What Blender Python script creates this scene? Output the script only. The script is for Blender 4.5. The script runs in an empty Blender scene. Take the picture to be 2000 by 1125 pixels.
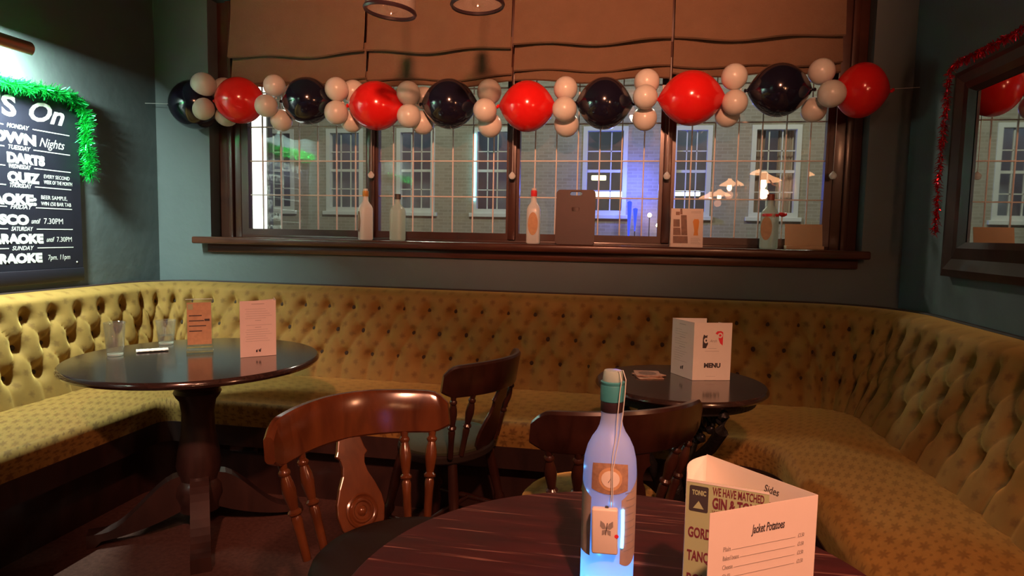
import bpy, bmesh, math, random
from mathutils import Vector, Matrix
random.seed(7)
PI = math.pi
scene = bpy.context.scene
COL = scene.collection

# ------------------------------------------------------------------ camera, world, exposure
F_PX, YAW, PITCH, ROLL = 1270.0, math.radians(10.15), math.radians(-4.8), math.radians(1.13)
fw = Vector((-math.sin(YAW)*math.cos(PITCH), math.cos(YAW)*math.cos(PITCH), math.sin(PITCH)))
rt = Vector((math.cos(YAW), math.sin(YAW), 0)); up = rt.cross(fw)
r2 = rt*math.cos(ROLL) + up*math.sin(ROLL); u2 = up*math.cos(ROLL) - rt*math.sin(ROLL)
cd = bpy.data.cameras.new('camera'); cam = bpy.data.objects.new('camera', cd); COL.objects.link(cam)
cd.sensor_width = 36; cd.lens = F_PX/2000*36; cd.clip_start = .02; cd.clip_end = 200
m = Matrix((r2, u2, -fw)).transposed().to_4x4(); m.translation = Vector((0, 0, 1.26)); cam.matrix_world = m
scene.camera = cam
w = bpy.data.worlds.new('world'); scene.world = w; w.use_nodes = True
w.node_tree.nodes['Background'].inputs[0].default_value = (.05, .07, .12, 1)
w.node_tree.nodes['Background'].inputs[1].default_value = .25
vs = scene.view_settings
vs.view_transform = 'Standard'; vs.look = 'None'; vs.gamma = 1; vs.use_curve_mapping = False; vs.exposure = 0.0

def lamp(name, kind, loc, energy, color, size=.1, target=None, size_y=None, spot=None, blend=.5):
    l = bpy.data.lights.new(name, kind); l.energy = energy; l.color = color
    if kind == 'AREA':
        l.size = size
        if size_y: l.shape = 'RECTANGLE'; l.size_y = size_y
    else: l.shadow_soft_size = size
    if spot: l.spot_size = spot; l.spot_blend = blend
    o = bpy.data.objects.new(name, l); COL.objects.link(o); o.location = loc
    if target is not None:
        o.rotation_euler = (Vector(target)-Vector(loc)).to_track_quat('-Z', 'Y').to_euler()
    return o
WARM = (1.0, .38, .20); LED = (.78, 1.0, .88)
lamp('street_lamp_light', 'POINT', (-3.5, 8.5, 6.2), 900, (.93, 1.0, .80), .3)
lamp('street_lamp_light_far', 'POINT', (3.5, 9.5, 6.2), 650, (1.0, .93, .74), .3)
# unseen lights behind the camera: a ceiling downlight and added fills
lamp('bar_fill', 'AREA', (-.2, -2.2, 2.66), 4, (1.0, .30, .24), 1.6, (-.2, -2.2, 0))  # unseen soft fill standing in for the bar's other lights
lamp('ceiling_downlight', 'SPOT', (.45, -.55, 2.70), 330, (1.0, .41, .24), .06, (.02, 1.15, .75), spot=math.radians(54), blend=1.0)
lamp('left_table_fill', 'SPOT', (-.5, -.4, 2.70), 330, (1.0, .40, .26), .06, (-1.40, 2.2, .78), spot=math.radians(30), blend=1.0)  # unseen fill added to warm the menu on the left table
lamp('garland_fill', 'SPOT', (.1, -.9, 2.71), 1250, (1.0, .37, .20), .10, (-.60, 3.6, 2.68), spot=math.radians(52), blend=1.0)  # unseen flood added to brighten the balloon garland and blinds

# ------------------------------------------------------------------ mesh helpers
def tag(o, label=None, cat=None, group=None, kind=None):
    if label: o['label'] = label
    if cat: o['category'] = cat
    if group: o['group'] = group
    if kind: o['kind'] = kind
    return o
def empty(name, loc=(0, 0, 0), rz=0, label=None, cat=None, group=None, kind=None):
    o = bpy.data.objects.new(name, None); COL.objects.link(o); o.location = loc; o.rotation_euler = (0, 0, rz)
    o.empty_display_size = .05
    return tag(o, label, cat, group, kind)
def link(name, me, parent=None):
    o = bpy.data.objects.new(name, me); COL.objects.link(o)
    if parent is not None: o.parent = parent
    return o
def obj(name, bm, mat, parent=None, smooth=True, world=False, sub=0):
    """bm -> one mesh object; world=True: bm is in world space and the (unrotated) parents are subtracted"""
    if world and parent is not None:
        off = Vector((0, 0, 0)); p = parent
        while p is not None: off += p.location; p = p.parent
        bmesh.ops.translate(bm, verts=bm.verts, vec=-off)
    bmesh.ops.recalc_face_normals(bm, faces=bm.faces)
    me = bpy.data.meshes.new(name); bm.to_mesh(me); bm.free()
    if isinstance(mat, str): mat = M[mat]
    me.materials.append(mat)
    if smooth:
        me.polygons.foreach_set('use_smooth', [True]*len(me.polygons))
        try: me.set_sharp_from_angle(angle=math.radians(38))
        except Exception: pass
    o = link(name, me, parent)
    if sub:
        md = o.modifiers.new('sub', 'SUBSURF'); md.levels = sub; md.render_levels = sub
    return o
def copy_tree(o, parent=None, loc=None):
    c = o.copy(); COL.objects.link(c)
    if parent is not None: c.parent = parent
    if loc is not None: c.location = loc
    for ch in [x for x in bpy.data.objects if x.parent == o]: copy_tree(ch, c)
    return c
def box(bm, lo, hi, bev=0, seg=2, mat=None):
    lo = Vector(lo); hi = Vector(hi)
    vs_ = [bm.verts.new((x, y, z)) for x in (lo.x, hi.x) for y in (lo.y, hi.y) for z in (lo.z, hi.z)]
    fs = [(0, 1, 3, 2), (4, 6, 7, 5), (0, 4, 5, 1), (2, 3, 7, 6), (0, 2, 6, 4), (1, 5, 7, 3)]
    faces = [bm.faces.new([vs_[i] for i in f]) for f in fs]
    if bev:
        es = list({e for f in faces for e in f.edges})
        r = bmesh.ops.bevel(bm, geom=es, offset=bev, segments=seg, affect='EDGES', profile=.5)
        vs_ = list({v for f in r['faces'] for v in f.verts} | set(v for v in vs_ if v.is_valid))
    if mat is not None: bmesh.ops.transform(bm, matrix=mat, verts=[v for v in vs_ if v.is_valid])
    return vs_
def B(lo, hi, bev=0, seg=2, mat=None):
    bm = bmesh.new(); box(bm, lo, hi, bev, seg, mat); return bm
def lathe(prof, seg=32, c=(0, 0, 0), bm=None, axis=None, sx=1, sy=1):
    """prof: list of (r, z). axis: optional Matrix to transform"""
    bm = bm or bmesh.new(); rings = []; new = []
    for r, z in prof:
        if r < 1e-6:
            v = bm.verts.new((c[0], c[1], c[2]+z)); rings.append([v]); new.append(v)
        else:
            ring = [bm.verts.new((c[0]+r*sx*math.cos(2*PI*i/seg), c[1]+r*sy*math.sin(2*PI*i/seg), c[2]+z)) for i in range(seg)]
            rings.append(ring); new += ring
    for a, b in zip(rings, rings[1:]):
        for i in range(seg):
            j = (i+1) % seg
            if len(a) == 1 and len(b) == 1: break
            if len(a) == 1: bm.faces.new((a[0], b[j], b[i]))
            elif len(b) == 1: bm.faces.new((a[i], a[j], b[0]))
            else: bm.faces.new((a[i], a[j], b[j], b[i]))
    if axis is not None: bmesh.ops.transform(bm, matrix=axis, verts=new)
    return bm
def tube(pts, rad, seg=10, bm=None, cap=True):
    bm = bm or bmesh.new(); pts = [Vector(p) for p in pts]; n = len(pts); rings = []
    rads = rad if hasattr(rad, '__len__') else [rad]*n
    ref = None
    for i, p in enumerate(pts):
        t = (pts[min(i+1, n-1)]-pts[max(i-1, 0)]).normalized()
        if ref is None: ref = Vector((0, 0, 1)) if abs(t.z) < .9 else Vector((1, 0, 0))
        a = t.cross(ref).normalized(); b = t.cross(a).normalized(); ref = -b if False else ref
        rings.append([bm.verts.new(p+(a*math.cos(2*PI*k/seg)+b*math.sin(2*PI*k/seg))*rads[i]) for k in range(seg)])
    for a, b in zip(rings, rings[1:]):
        for k in range(seg): bm.faces.new((a[k], a[(k+1) % seg], b[(k+1) % seg], b[k]))
    if cap: bm.faces.new(rings[0]); bm.faces.new(rings[-1][::-1])
    return bm
def extr(outline, depth, mat=None, bm=None, hole=None):
    """2D outline (x,y) -> slab 0..depth in z; mat transforms; hole: same-count inner outline"""
    bm = bm or bmesh.new(); n = len(outline)
    def ring(o, z): return [bm.verts.new((x, y, z)) for x, y in o]
    a, b = ring(outline, 0), ring(outline, depth); new = a+b
    for i in range(n): j = (i+1) % n; bm.faces.new((a[i], a[j], b[j], b[i]))
    if hole:
        c, d = ring(hole, 0), ring(hole, depth); new += c+d
        for i in range(n):
            j = (i+1) % n
            bm.faces.new((c[i], d[i], d[j], c[j])); bm.faces.new((a[j], a[i], c[i], c[j])); bm.faces.new((b[i], b[j], d[j], d[i]))
    else:
        bm.faces.new(a[::-1]); bm.faces.new(b)
    if mat is not None: bmesh.ops.transform(bm, matrix=mat, verts=new)
    return bm
def frame_mat(o, x, y):
    x = Vector(x).normalized(); y = Vector(y).normalized(); z = x.cross(y)
    mm = Matrix((x, y, z)).transposed().to_4x4(); mm.translation = Vector(o); return mm
def quad(bm, pts): return bm.faces.new([bm.verts.new(p) for p in pts])
def lettering(s, parent, mat, o, xd, yd, size, width=None, align='LEFT', shear=0, bold=0, name='lettering'):
    """flat lettering lying in the plane (o, xd, yd)"""
    cu = bpy.data.curves.new('t', 'FONT'); cu.body = s; cu.size = size; cu.align_x = align; cu.shear = shear
    cu.offset = bold; cu.extrude = .00015; cu.resolution_u = 3
    t = bpy.data.objects.new('t', cu); COL.objects.link(t)
    dg = bpy.context.evaluated_depsgraph_get()
    me = bpy.data.meshes.new_from_object(t.evaluated_get(dg)); bpy.data.objects.remove(t); bpy.data.curves.remove(cu)
    if width:
        xs = [v.co.x for v in me.vertices]; w_ = max(xs)-min(xs); k = width/max(w_, 1e-6)
        for v in me.vertices: v.co.x *= k
    mm = frame_mat(o, xd, yd)
    off = Vector((0, 0, 0)); p = parent
    while p is not None: off += p.location; p = p.parent
    mm.translation -= off
    me.transform(mm); me.materials.clear(); me.materials.append(M[mat]); me.name = name
    return link(name, me, parent)

# ------------------------------------------------------------------ materials
M = {}
def nt(name):
    mt = bpy.data.materials.new(name); mt.use_nodes = True; M[name] = mt
    t = mt.node_tree; return mt, t, t.nodes, t.links, t.nodes['Principled BSDF']
def simple(name, col, rough=.5, metal=0, spec=.5, noise=0, nscale=20, bump=0, bscale=200, coat=0, emit=None, es=0, alpha=None):
    mt, t, N, L, p = nt(name)
    p.inputs['Base Color'].default_value = (*col, 1); p.inputs['Roughness'].default_value = rough
    p.inputs['Metallic'].default_value = metal; p.inputs['Specular IOR Level'].default_value = spec
    p.inputs['Coat Weight'].default_value = coat; p.inputs['Coat Roughness'].default_value = .12
    if emit: p.inputs['Emission Color'].default_value = (*emit, 1); p.inputs['Emission Strength'].default_value = es
    tc = N.new('ShaderNodeTexCoord')
    if noise:
        n = N.new('ShaderNodeTexNoise'); n.inputs['Scale'].default_value = nscale; n.inputs['Detail'].default_value = 5
        L.new(tc.outputs['Object'], n.inputs['Vector'])
        mx = N.new('ShaderNodeMix'); mx.data_type = 'RGBA'
        mx.inputs['A'].default_value = (*[c*(1-noise) for c in col], 1); mx.inputs['B'].default_value = (*[min(1, c*(1+noise)) for c in col], 1)
        L.new(n.outputs['Fac'], mx.inputs['Factor']); L.new(mx.outputs['Result'], p.inputs['Base Color'])
    if bump:
        n = N.new('ShaderNodeTexNoise'); n.inputs['Scale'].default_value = bscale; n.inputs['Detail'].default_value = 4
        L.new(tc.outputs['Object'], n.inputs['Vector'])
        b = N.new('ShaderNodeBump'); b.inputs['Strength'].default_value = bump; b.inputs['Distance'].default_value = .01
        L.new(n.outputs['Fac'], b.inputs['Height']); L.new(b.outputs['Normal'], p.inputs['Normal'])
    return mt
def wood(name, dark, light, rough=.3, scale=(1.5, 18, 18), coat=.3, scratches=0):
    mt, t, N, L, p = nt(name)
    tc = N.new('ShaderNodeTexCoord'); mp = N.new('ShaderNodeMapping'); mp.inputs['Scale'].default_value = scale
    n = N.new('ShaderNodeTexNoise'); n.inputs['Scale'].default_value = 3; n.inputs['Detail'].default_value = 8; n.inputs['Distortion'].default_value = .8
    L.new(tc.outputs['Object'], mp.inputs['Vector']); L.new(mp.outputs['Vector'], n.inputs['Vector'])
    r = N.new('ShaderNodeValToRGB'); r.color_ramp.elements[0].position = .3; r.color_ramp.elements[1].position = .7
    r.color_ramp.elements[0].color = (*dark, 1); r.color_ramp.elements[1].color = (*light, 1)
    L.new(n.outputs['Fac'], r.inputs['Fac']); out = r.outputs['Color']
    if scratches:
        m2 = N.new('ShaderNodeMapping'); m2.inputs['Rotation'].default_value = (0, 0, math.radians(38)); m2.inputs['Scale'].default_value = (2.2, 60, 1)
        n2 = N.new('ShaderNodeTexNoise'); n2.inputs['Scale'].default_value = 2; n2.inputs['Detail'].default_value = 3
        L.new(tc.outputs['Object'], m2.inputs['Vector']); L.new(m2.outputs['Vector'], n2.inputs['Vector'])
        r3 = N.new('ShaderNodeValToRGB'); r3.color_ramp.elements[0].position = .60; r3.color_ramp.elements[1].position = .70
        r3.color_ramp.elements[1].color = (scratches,)*3+(1,)
        L.new(n2.outputs['Fac'], r3.inputs['Fac'])
        mx = N.new('ShaderNodeMix'); mx.data_type = 'RGBA'; L.new(r3.outputs['Color'], mx.inputs['Factor'])
        L.new(out, mx.inputs['A']); mx.inputs['B'].default_value = (.42, .2, .16, 1); out = mx.outputs['Result']
    L.new(out, p.inputs['Base Color'])
    p.inputs['Roughness'].default_value = rough; p.inputs['Coat Weight'].default_value = coat; p.inputs['Coat Roughness'].default_value = .15
    b = N.new('ShaderNodeBump'); b.inputs['Strength'].default_value = .06; L.new(n.outputs['Fac'], b.inputs['Height']); L.new(b.outputs['Normal'], p.inputs['Normal'])
    return mt
def fabric(name, base, spot, pitch=.085, rad=.021, dots=True, amt=.8):
    """upholstery with a half-drop repeat of small flowers, laid out on the cloth (UV in metres)"""
    mt, t, N, L, p = nt(name)
    uv = N.new('ShaderNodeUVMap')
    def math_(op, a, b=None, c=None):
        n = N.new('ShaderNodeMath'); n.operation = op
        for i, v in enumerate((a, b, c)):
            if v is None: continue
            if isinstance(v, (int, float)): n.inputs[i].default_value = v
            else: L.new(v, n.inputs[i])
        return n.outputs[0]
    nz = N.new('ShaderNodeTexNoise'); nz.inputs['Scale'].default_value = 90; L.new(uv.outputs['UV'], nz.inputs['Vector'])
    sx = N.new('ShaderNodeSeparateXYZ'); L.new(uv.outputs['UV'], sx.inputs[0])
    wob = math_('MULTIPLY', math_('SUBTRACT', nz.outputs['Fac'], .5), .020)
    def flower(ox, oy, R):
        u = math_('MULTIPLY', math_('SUBTRACT', math_('FRACT', math_('ADD', math_('DIVIDE', sx.outputs[0], pitch), ox)), .5), pitch)
        v = math_('MULTIPLY', math_('SUBTRACT', math_('FRACT', math_('ADD', math_('DIVIDE', sx.outputs[1], pitch), oy)), .5), pitch)
        d = math_('SQRT', math_('ADD', math_('MULTIPLY', u, u), math_('MULTIPLY', v, v)))
        a = math_('ARCTAN2', v, u)
        pet = math_('MULTIPLY', math_('SINE', math_('MULTIPLY', a, 6)), R*(.22 if dots else .09))
        e = math_('SUBTRACT', R, math_('ADD', math_('ADD', d, pet), wob))
        return math_('MULTIPLY', math_('MINIMUM', math_('MAXIMUM', math_('DIVIDE', e, R*(.45 if dots else .7)), 0), 1), 1)
    m_ = math_('MAXIMUM', flower(0, 0, rad), flower(.5, .5, rad))
    if dots:
        m_ = math_('MAXIMUM', m_, flower(.5, 0, rad*.33))
        m_ = math_('MAXIMUM', m_, flower(0, .5, rad*.33))
    mx = N.new('ShaderNodeMix'); mx.data_type = 'RGBA'; mx.inputs['A'].default_value = (*base, 1); mx.inputs['B'].default_value = (*spot, 1)
    L.new(math_('MULTIPLY', m_, amt), mx.inputs['Factor'])
    n2 = N.new('ShaderNodeTexNoise'); n2.inputs['Scale'].default_value = 14; n2.inputs['Detail'].default_value = 4; L.new(uv.outputs['UV'], n2.inputs['Vector'])
    hs = N.new('ShaderNodeHueSaturation'); L.new(mx.outputs['Result'], hs.inputs['Color'])
    L.new(math_('ADD', math_('MULTIPLY', n2.outputs['Fac'], .5), .75), hs.inputs['Value'])
    L.new(hs.outputs['Color'], p.inputs['Base Color'])
    p.inputs['Roughness'].default_value = .78; p.inputs['Sheen Weight'].default_value = .8; p.inputs['Sheen Roughness'].default_value = .4; p.inputs['Sheen Tint'].default_value = (1, .68, .22, 1)
    p.inputs['Specular IOR Level'].default_value = .25
    b = N.new('ShaderNodeBump'); b.inputs['Strength'].default_value = .25; b.inputs['Distance'].default_value = .002
    n3 = N.new('ShaderNodeTexNoise'); n3.inputs['Scale'].default_value = 600; L.new(uv.outputs['UV'], n3.inputs['Vector'])
    L.new(n3.outputs['Fac'], b.inputs['Height']); L.new(b.outputs['Normal'], p.inputs['Normal'])
    return mt
def emit(name, col, s):
    mt = bpy.data.materials.new(name); mt.use_nodes = True; M[name] = mt; t = mt.node_tree
    t.nodes.remove(t.nodes['Principled BSDF']); e = t.nodes.new('ShaderNodeEmission')
    e.inputs[0].default_value = (*col, 1); e.inputs[1].default_value = s
    t.links.new(e.outputs[0], t.nodes['Material Output'].inputs[0]); return mt
def pane_glass(name, tint=(.95, .97, .95), ior=1.5, rough=0.0, haze=0.0, hazecol=(.6, .6, .55)):
    """clear sheet glass: see-through with a Fresnel reflection"""
    mt = bpy.data.materials.new(name); mt.use_nodes = True; M[name] = mt; t = mt.node_tree; N = t.nodes; L = t.links
    N.remove(N['Principled BSDF'])
    tr = N.new('ShaderNodeBsdfTransparent'); tr.inputs[0].default_value = (*tint, 1)
    gl = N.new('ShaderNodeBsdfGlossy'); gl.inputs['Roughness'].default_value = rough
    lw = N.new('ShaderNodeLayerWeight'); lw.inputs[0].default_value = .5
    pw_ = N.new('ShaderNodeMath'); pw_.operation = 'POWER'; pw_.inputs[1].default_value = 5; L.new(lw.outputs['Facing'], pw_.inputs[0])
    f0 = ((ior-1)/(ior+1))**2
    fr = N.new('ShaderNodeMath'); fr.operation = 'MULTIPLY_ADD'; fr.inputs[1].default_value = 1-f0; fr.inputs[2].default_value = f0; L.new(pw_.outputs[0], fr.inputs[0])
    mx = N.new('ShaderNodeMixShader'); L.new(fr.outputs[0], mx.inputs[0])
    src = tr.outputs[0]
    if haze:
        df = N.new('ShaderNodeBsdfDiffuse'); df.inputs[0].default_value = (*hazecol, 1)
        m3 = N.new('ShaderNodeMixShader'); m3.inputs[0].default_value = haze
        nz = N.new('ShaderNodeTexNoise'); nz.inputs['Scale'].default_value = 9; nz.inputs['Detail'].default_value = 5
        tc = N.new('ShaderNodeTexCoord'); L.new(tc.outputs['Object'], nz.inputs['Vector'])
        mm = N.new('ShaderNodeMath'); mm.operation = 'MULTIPLY'; mm.inputs[1].default_value = haze*2; L.new(nz.outputs['Fac'], mm.inputs[0]); L.new(mm.outputs[0], m3.inputs[0])
        L.new(tr.outputs[0], m3.inputs[1]); L.new(df.outputs[0], m3.inputs[2]); src = m3.outputs[0]
    L.new(src, mx.inputs[1]); L.new(gl.outputs[0], mx.inputs[2]); L.new(mx.outputs[0], N['Material Output'].inputs[0]); return mt
def frosted(name, col, transl=.6, clear=.1, rough=.25):
    mt = bpy.data.materials.new(name); mt.use_nodes = True; M[name] = mt; t = mt.node_tree; N = t.nodes; L = t.links
    p = N['Principled BSDF']; p.inputs['Base Color'].default_value = (*col, 1); p.inputs['Roughness'].default_value = rough
    tl = N.new('ShaderNodeBsdfTranslucent'); tl.inputs[0].default_value = (*col, 1)
    tr = N.new('ShaderNodeBsdfTransparent')
    a = N.new('ShaderNodeMixShader'); a.inputs[0].default_value = transl; L.new(p.outputs[0], a.inputs[1]); L.new(tl.outputs[0], a.inputs[2])
    b = N.new('ShaderNodeMixShader'); b.inputs[0].default_value = clear; L.new(a.outputs[0], b.inputs[1]); L.new(tr.outputs[0], b.inputs[2])
    L.new(b.outputs[0], N['Material Output'].inputs[0]); return mt

simple('wall_paint', (.098, .124, .128), .62, noise=.12, nscale=2.5, bump=.25, bscale=14)
simple('ceiling_paint', (.12, .11, .10), .7, noise=.1)
simple('carpet', (.10, .045, .035), .95, noise=.5, nscale=60, bump=.6, bscale=400, spec=.1)
wood('window_wood', (.034, .011, .007), (.072, .023, .012), .38, (1.2, 1.2, 1.2))
wood('sill_wood', (.050, .015, .009), (.10, .033, .017), .3, (1.5, 18, 18))
wood('dark_table', (.022, .012, .010), (.05, .026, .02), .14, coat=.6)
wood('red_table', (.026, .004, .005), (.056, .008, .009), .46, (2, 14, 14), .04, scratches=.5)
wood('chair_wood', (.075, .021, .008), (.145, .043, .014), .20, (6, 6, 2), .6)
wood('chair_wood_shaded', (.022, .007, .005), (.045, .014, .009), .28, (6, 6, 2), .4)  # same wood darkened: shade on the chair backs put into the colour
wood('dark_wood', (.018, .008, .007), (.045, .018, .014), .4, (3, 3, 1))
simple('rail_wood', (.03, .014, .012), .7)
simple('cast_iron', (.02, .017, .018), .32, metal=.5, noise=.3, nscale=80, bump=.3, bscale=90)
fabric('gold_fabric', (.27, .150, .036), (.12, .052, .012), .098, .019, False, .6)
fabric('seat_fabric', (.25, .135, .03), (.10, .04, .008), .105, .026, True, .7)
simple('dark_seat', (.02, .012, .01), .75, spec=.2)
simple('green_pad', (.035, .038, .018), .8, noise=.2, nscale=40)
simple('shaded_button_cloth', (.035, .018, .008), .85)  # darkened so the buttons carry the shade of the dimples
simple('blind_cloth', (.175, .108, .066), .85, noise=.12, nscale=12, bump=.35, bscale=260, spec=.2)
simple('lead', (.74, .76, .72), .45)  # pale tone carries the glare from outside in its colour
pane_glass('pane', (.965, .975, .955), 1.55, haze=.045)
pane_glass('clear_glass', (.94, .96, .94), 1.5)
pane_glass('tumbler_glass', (.93, .95, .92), 1.75, rough=.04, haze=.10, hazecol=(.8, .82, .8))
pane_glass('shade_glass', (.9, .9, .88), 1.7, rough=.05, haze=.16, hazecol=(.75, .7, .65))
pane_glass('acrylic', (.93, .93, .88), 1.45, haze=.05)
simple('mirror', (.86, .86, .85), .015, metal=1)
simple('balloon_red', (.74, .016, .014), .16, noise=.05, nscale=4, spec=.6)
simple('balloon_black', (.010, .009, .022), .12, spec=.6, coat=.3)
simple('balloon_cream', (.70, .70, .64), .28, noise=.03, nscale=6)
simple('knot_cream', (.62, .52, .42), .4)
simple('line', (.6, .6, .58), .4)
simple('chalkboard', (.012, .012, .024), .5, noise=.3, nscale=8)
simple('board_frame', (.018, .016, .026), .35)
simple('chalk', (.80, .82, .80), .8)
simple('tinsel_green', (.03, .78, .16), .22, metal=.85)
simple('tinsel_red', (.75, .012, .03), .2, metal=.85)
simple('wire', (.12, .12, .12), .4, metal=.8)
simple('brass', (.55, .3, .2), .3, metal=.9)
simple('paper_white', (.78, .72, .66), .7, noise=.04, nscale=30)
simple('paper_pink', (.78, .66, .60), .7, noise=.04, nscale=30)
simple('paper_green', (.40, .46, .25), .65, noise=.06, nscale=12)
simple('ink', (.045, .035, .04), .7)
simple('ink_grey', (.30, .26, .24), .7)
simple('ink_maroon', (.16, .022, .04), .7)
simple('ink_red', (.75, .03, .05), .6)
simple('ink_orange', (.72, .30, .05), .6)
simple('photo_print', (.17, .075, .04), .45, noise=.9, nscale=38)
simple('beermat', (.42, .24, .16), .8, noise=.45, nscale=70)
simple('label_paper', (.55, .32, .17), .65, noise=.25, nscale=60)
simple('label_pale', (.42, .31, .25), .65, noise=.15, nscale=70)
simple('label_frame', (.34, .20, .13), .65, noise=.5, nscale=160)
simple('label_dark', (.20, .11, .07), .6, noise=.5, nscale=120)
frosted('frost_white', (.93, .94, .90), .42, .10)
frosted('frost_green', (.62, .76, .68), .45, .2)
frosted('frost_blue', (.62, .72, .92), .62, .03, .35)
simple('cap_gold', (.62, .32, .08), .35, metal=.3)
simple('cap_dark', (.06, .06, .055), .5)
simple('cap_red', (.72, .04, .05), .4)
simple('cap_brown', (.22, .06, .04), .45)
simple('foil_teal', (.045, .24, .27), .4)
simple('foil_dark', (.03, .015, .02), .4)
simple('plastic_cream', (.74, .64, .56), .4)
simple('menu_board', (.040, .014, .011), .5, noise=.2, nscale=20)
simple('card_cream', (.66, .48, .30), .75, noise=.06, nscale=20)
simple('socket_metal', (.25, .25, .26), .22, metal=.9)
simple('brick', (.30, .27, .21), .9, noise=.25, nscale=5)
simple('white_paint', (.66, .68, .64), .6)
simple('asphalt', (.05, .05, .05), .9, noise=.3, nscale=9)
simple('room_dark', (.30, .33, .40), .8, noise=.4, nscale=2)
simple('net_curtain', (.62, .50, .42), .9)
emit('led_tube', (.85, 1, .92), 40)
emit('lamp_glow', (1.0, .44, .19), 11)
emit('bulb_glow', (1.0, .50, .24), 110)
emit('led_blue', (.10, .50, 1.0), 9)
emit('neon_cyan', (.25, .85, 1.0), 5)
emit('neon_blue', (.02, .06, 1.0), 2.2)
emit('bulb_amber', (1.0, .62, .22), 30)
emit('tube_white', (.9, 1.0, .95), 5)
emit('tube_yellow', (1.0, .95, .55), 3)
emit('sign_white', (.93, 1.0, .92), 3.5)
# brick courses on the far facade (too far off to build one by one)
def brickify():
    mt = M['brick']; t = mt.node_tree; N = t.nodes; L = t.links; p = N['Principled BSDF']
    b = N.new('ShaderNodeTexBrick'); tc = N.new('ShaderNodeTexCoord'); mp = N.new('ShaderNodeMapping'); mp.inputs['Rotation'].default_value = (PI/2, 0, 0)
    L.new(tc.outputs['Object'], mp.inputs['Vector']); L.new(mp.outputs['Vector'], b.inputs['Vector'])
    b.inputs['Scale'].default_value = 1; b.inputs['Brick Width'].default_value = .225; b.inputs['Row Height'].default_value = .075; b.inputs['Mortar Size'].default_value = .008
    b.inputs['Color1'].default_value = (.29, .26, .20, 1); b.inputs['Color2'].default_value = (.35, .32, .25, 1); b.inputs['Mortar'].default_value = (.38, .36, .30, 1)
    L.new(b.outputs['Color'], p.inputs['Base Color'])
brickify()

# ------------------------------------------------------------------ the room
XL, XR, D, YB, ZC = -2.88, 1.36, 3.60, -4.2, 2.75
OX0, OX1, OZ0, OZ1 = -2.52, 1.17, 1.165, 2.62      # window opening
def struct(name, bm, mat, parent=None, smooth=False, world=False):
    o = obj(name, bm, mat, parent, smooth, world)
    if parent is None: o['kind'] = 'structure'
    return o
struct('floor', B((XL-.2, YB-.2, -.1), (XR+.2, D+.3, 0)), 'carpet')
struct('ceiling', B((XL-.2, YB-.2, ZC), (XR+.2, D+.3, ZC+.1)), 'ceiling_paint')
struct('wall_left', B((XL-.2, YB-.2, 0), (XL, D+.3, ZC)), 'wall_paint')
struct('wall_right', B((XR, YB-.2, 0), (XR+.2, D+.3, ZC)), 'wall_paint')
struct('wall_rear', B((XL, YB-.2, 0), (XR, YB, ZC)), 'wall_paint')
bm = bmesh.new()
mmw = frame_mat((0, D+.3, 0), (1, 0, 0), (0, 0, 1))      # local z -> -Y
extr([(XL, 0), (XR, 0), (XR, ZC), (XL, ZC)], .3, mmw, bm, hole=[(OX0, OZ0), (OX1, OZ0), (OX1, OZ1), (OX0, OZ1)])
struct('wall_back', bm, 'wall_paint')
# window joinery
G = 3.72
def trim(n, bm, mat='window_wood'): return struct('trim_%d' % n, bm, mat, smooth=True)
bm = bmesh.new(); box(bm, (OX0, G-.03, OZ0+.03), (-2.372, G+.06, OZ1), .006); box(bm, (-2.45, G-.055, OZ0+.03), (-2.415, G-.03, OZ1), .006); trim(1, bm)
bm = bmesh.new(); box(bm, (1.035, G-.03, OZ0+.03), (OX1, G+.06, OZ1), .006); box(bm, (1.085, G-.055, OZ0+.03), (1.12, G-.03, OZ1), .006); trim(2, bm)
trim(3, B((-2.372, G-.03, 2.30), (1.035, G+.06, OZ1), .006))
trim(4, B((-2.372, G-.03, OZ0+.03), (1.035, G+.06, 1.222), .004))
trim(5, B((-2.585, 3.50, 1.163), (1.185, G-.03, 1.205), .01, 3), 'sill_wood')
trim(6, B((-2.53, 3.575, 1.112), (1.15, 3.60, 1.163), .006), 'sill_wood')
GL = [(-2.326, -1.558), (-1.480, -.706), (-.631, .147), (.230, .998)]
for i in range(3):
    a, b = GL[i][1], GL[i+1][0]
    bm = bmesh.new(); cx = (a+b)/2
    box(bm, (cx-.022, G-.05, 1.222), (cx+.022, G+.06, 2.30), .005); trim(7+i, bm)
RZ = [1.259, 1.467, 1.673, 1.879, 2.085, 2.27]
pane_cache = {}
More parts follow.
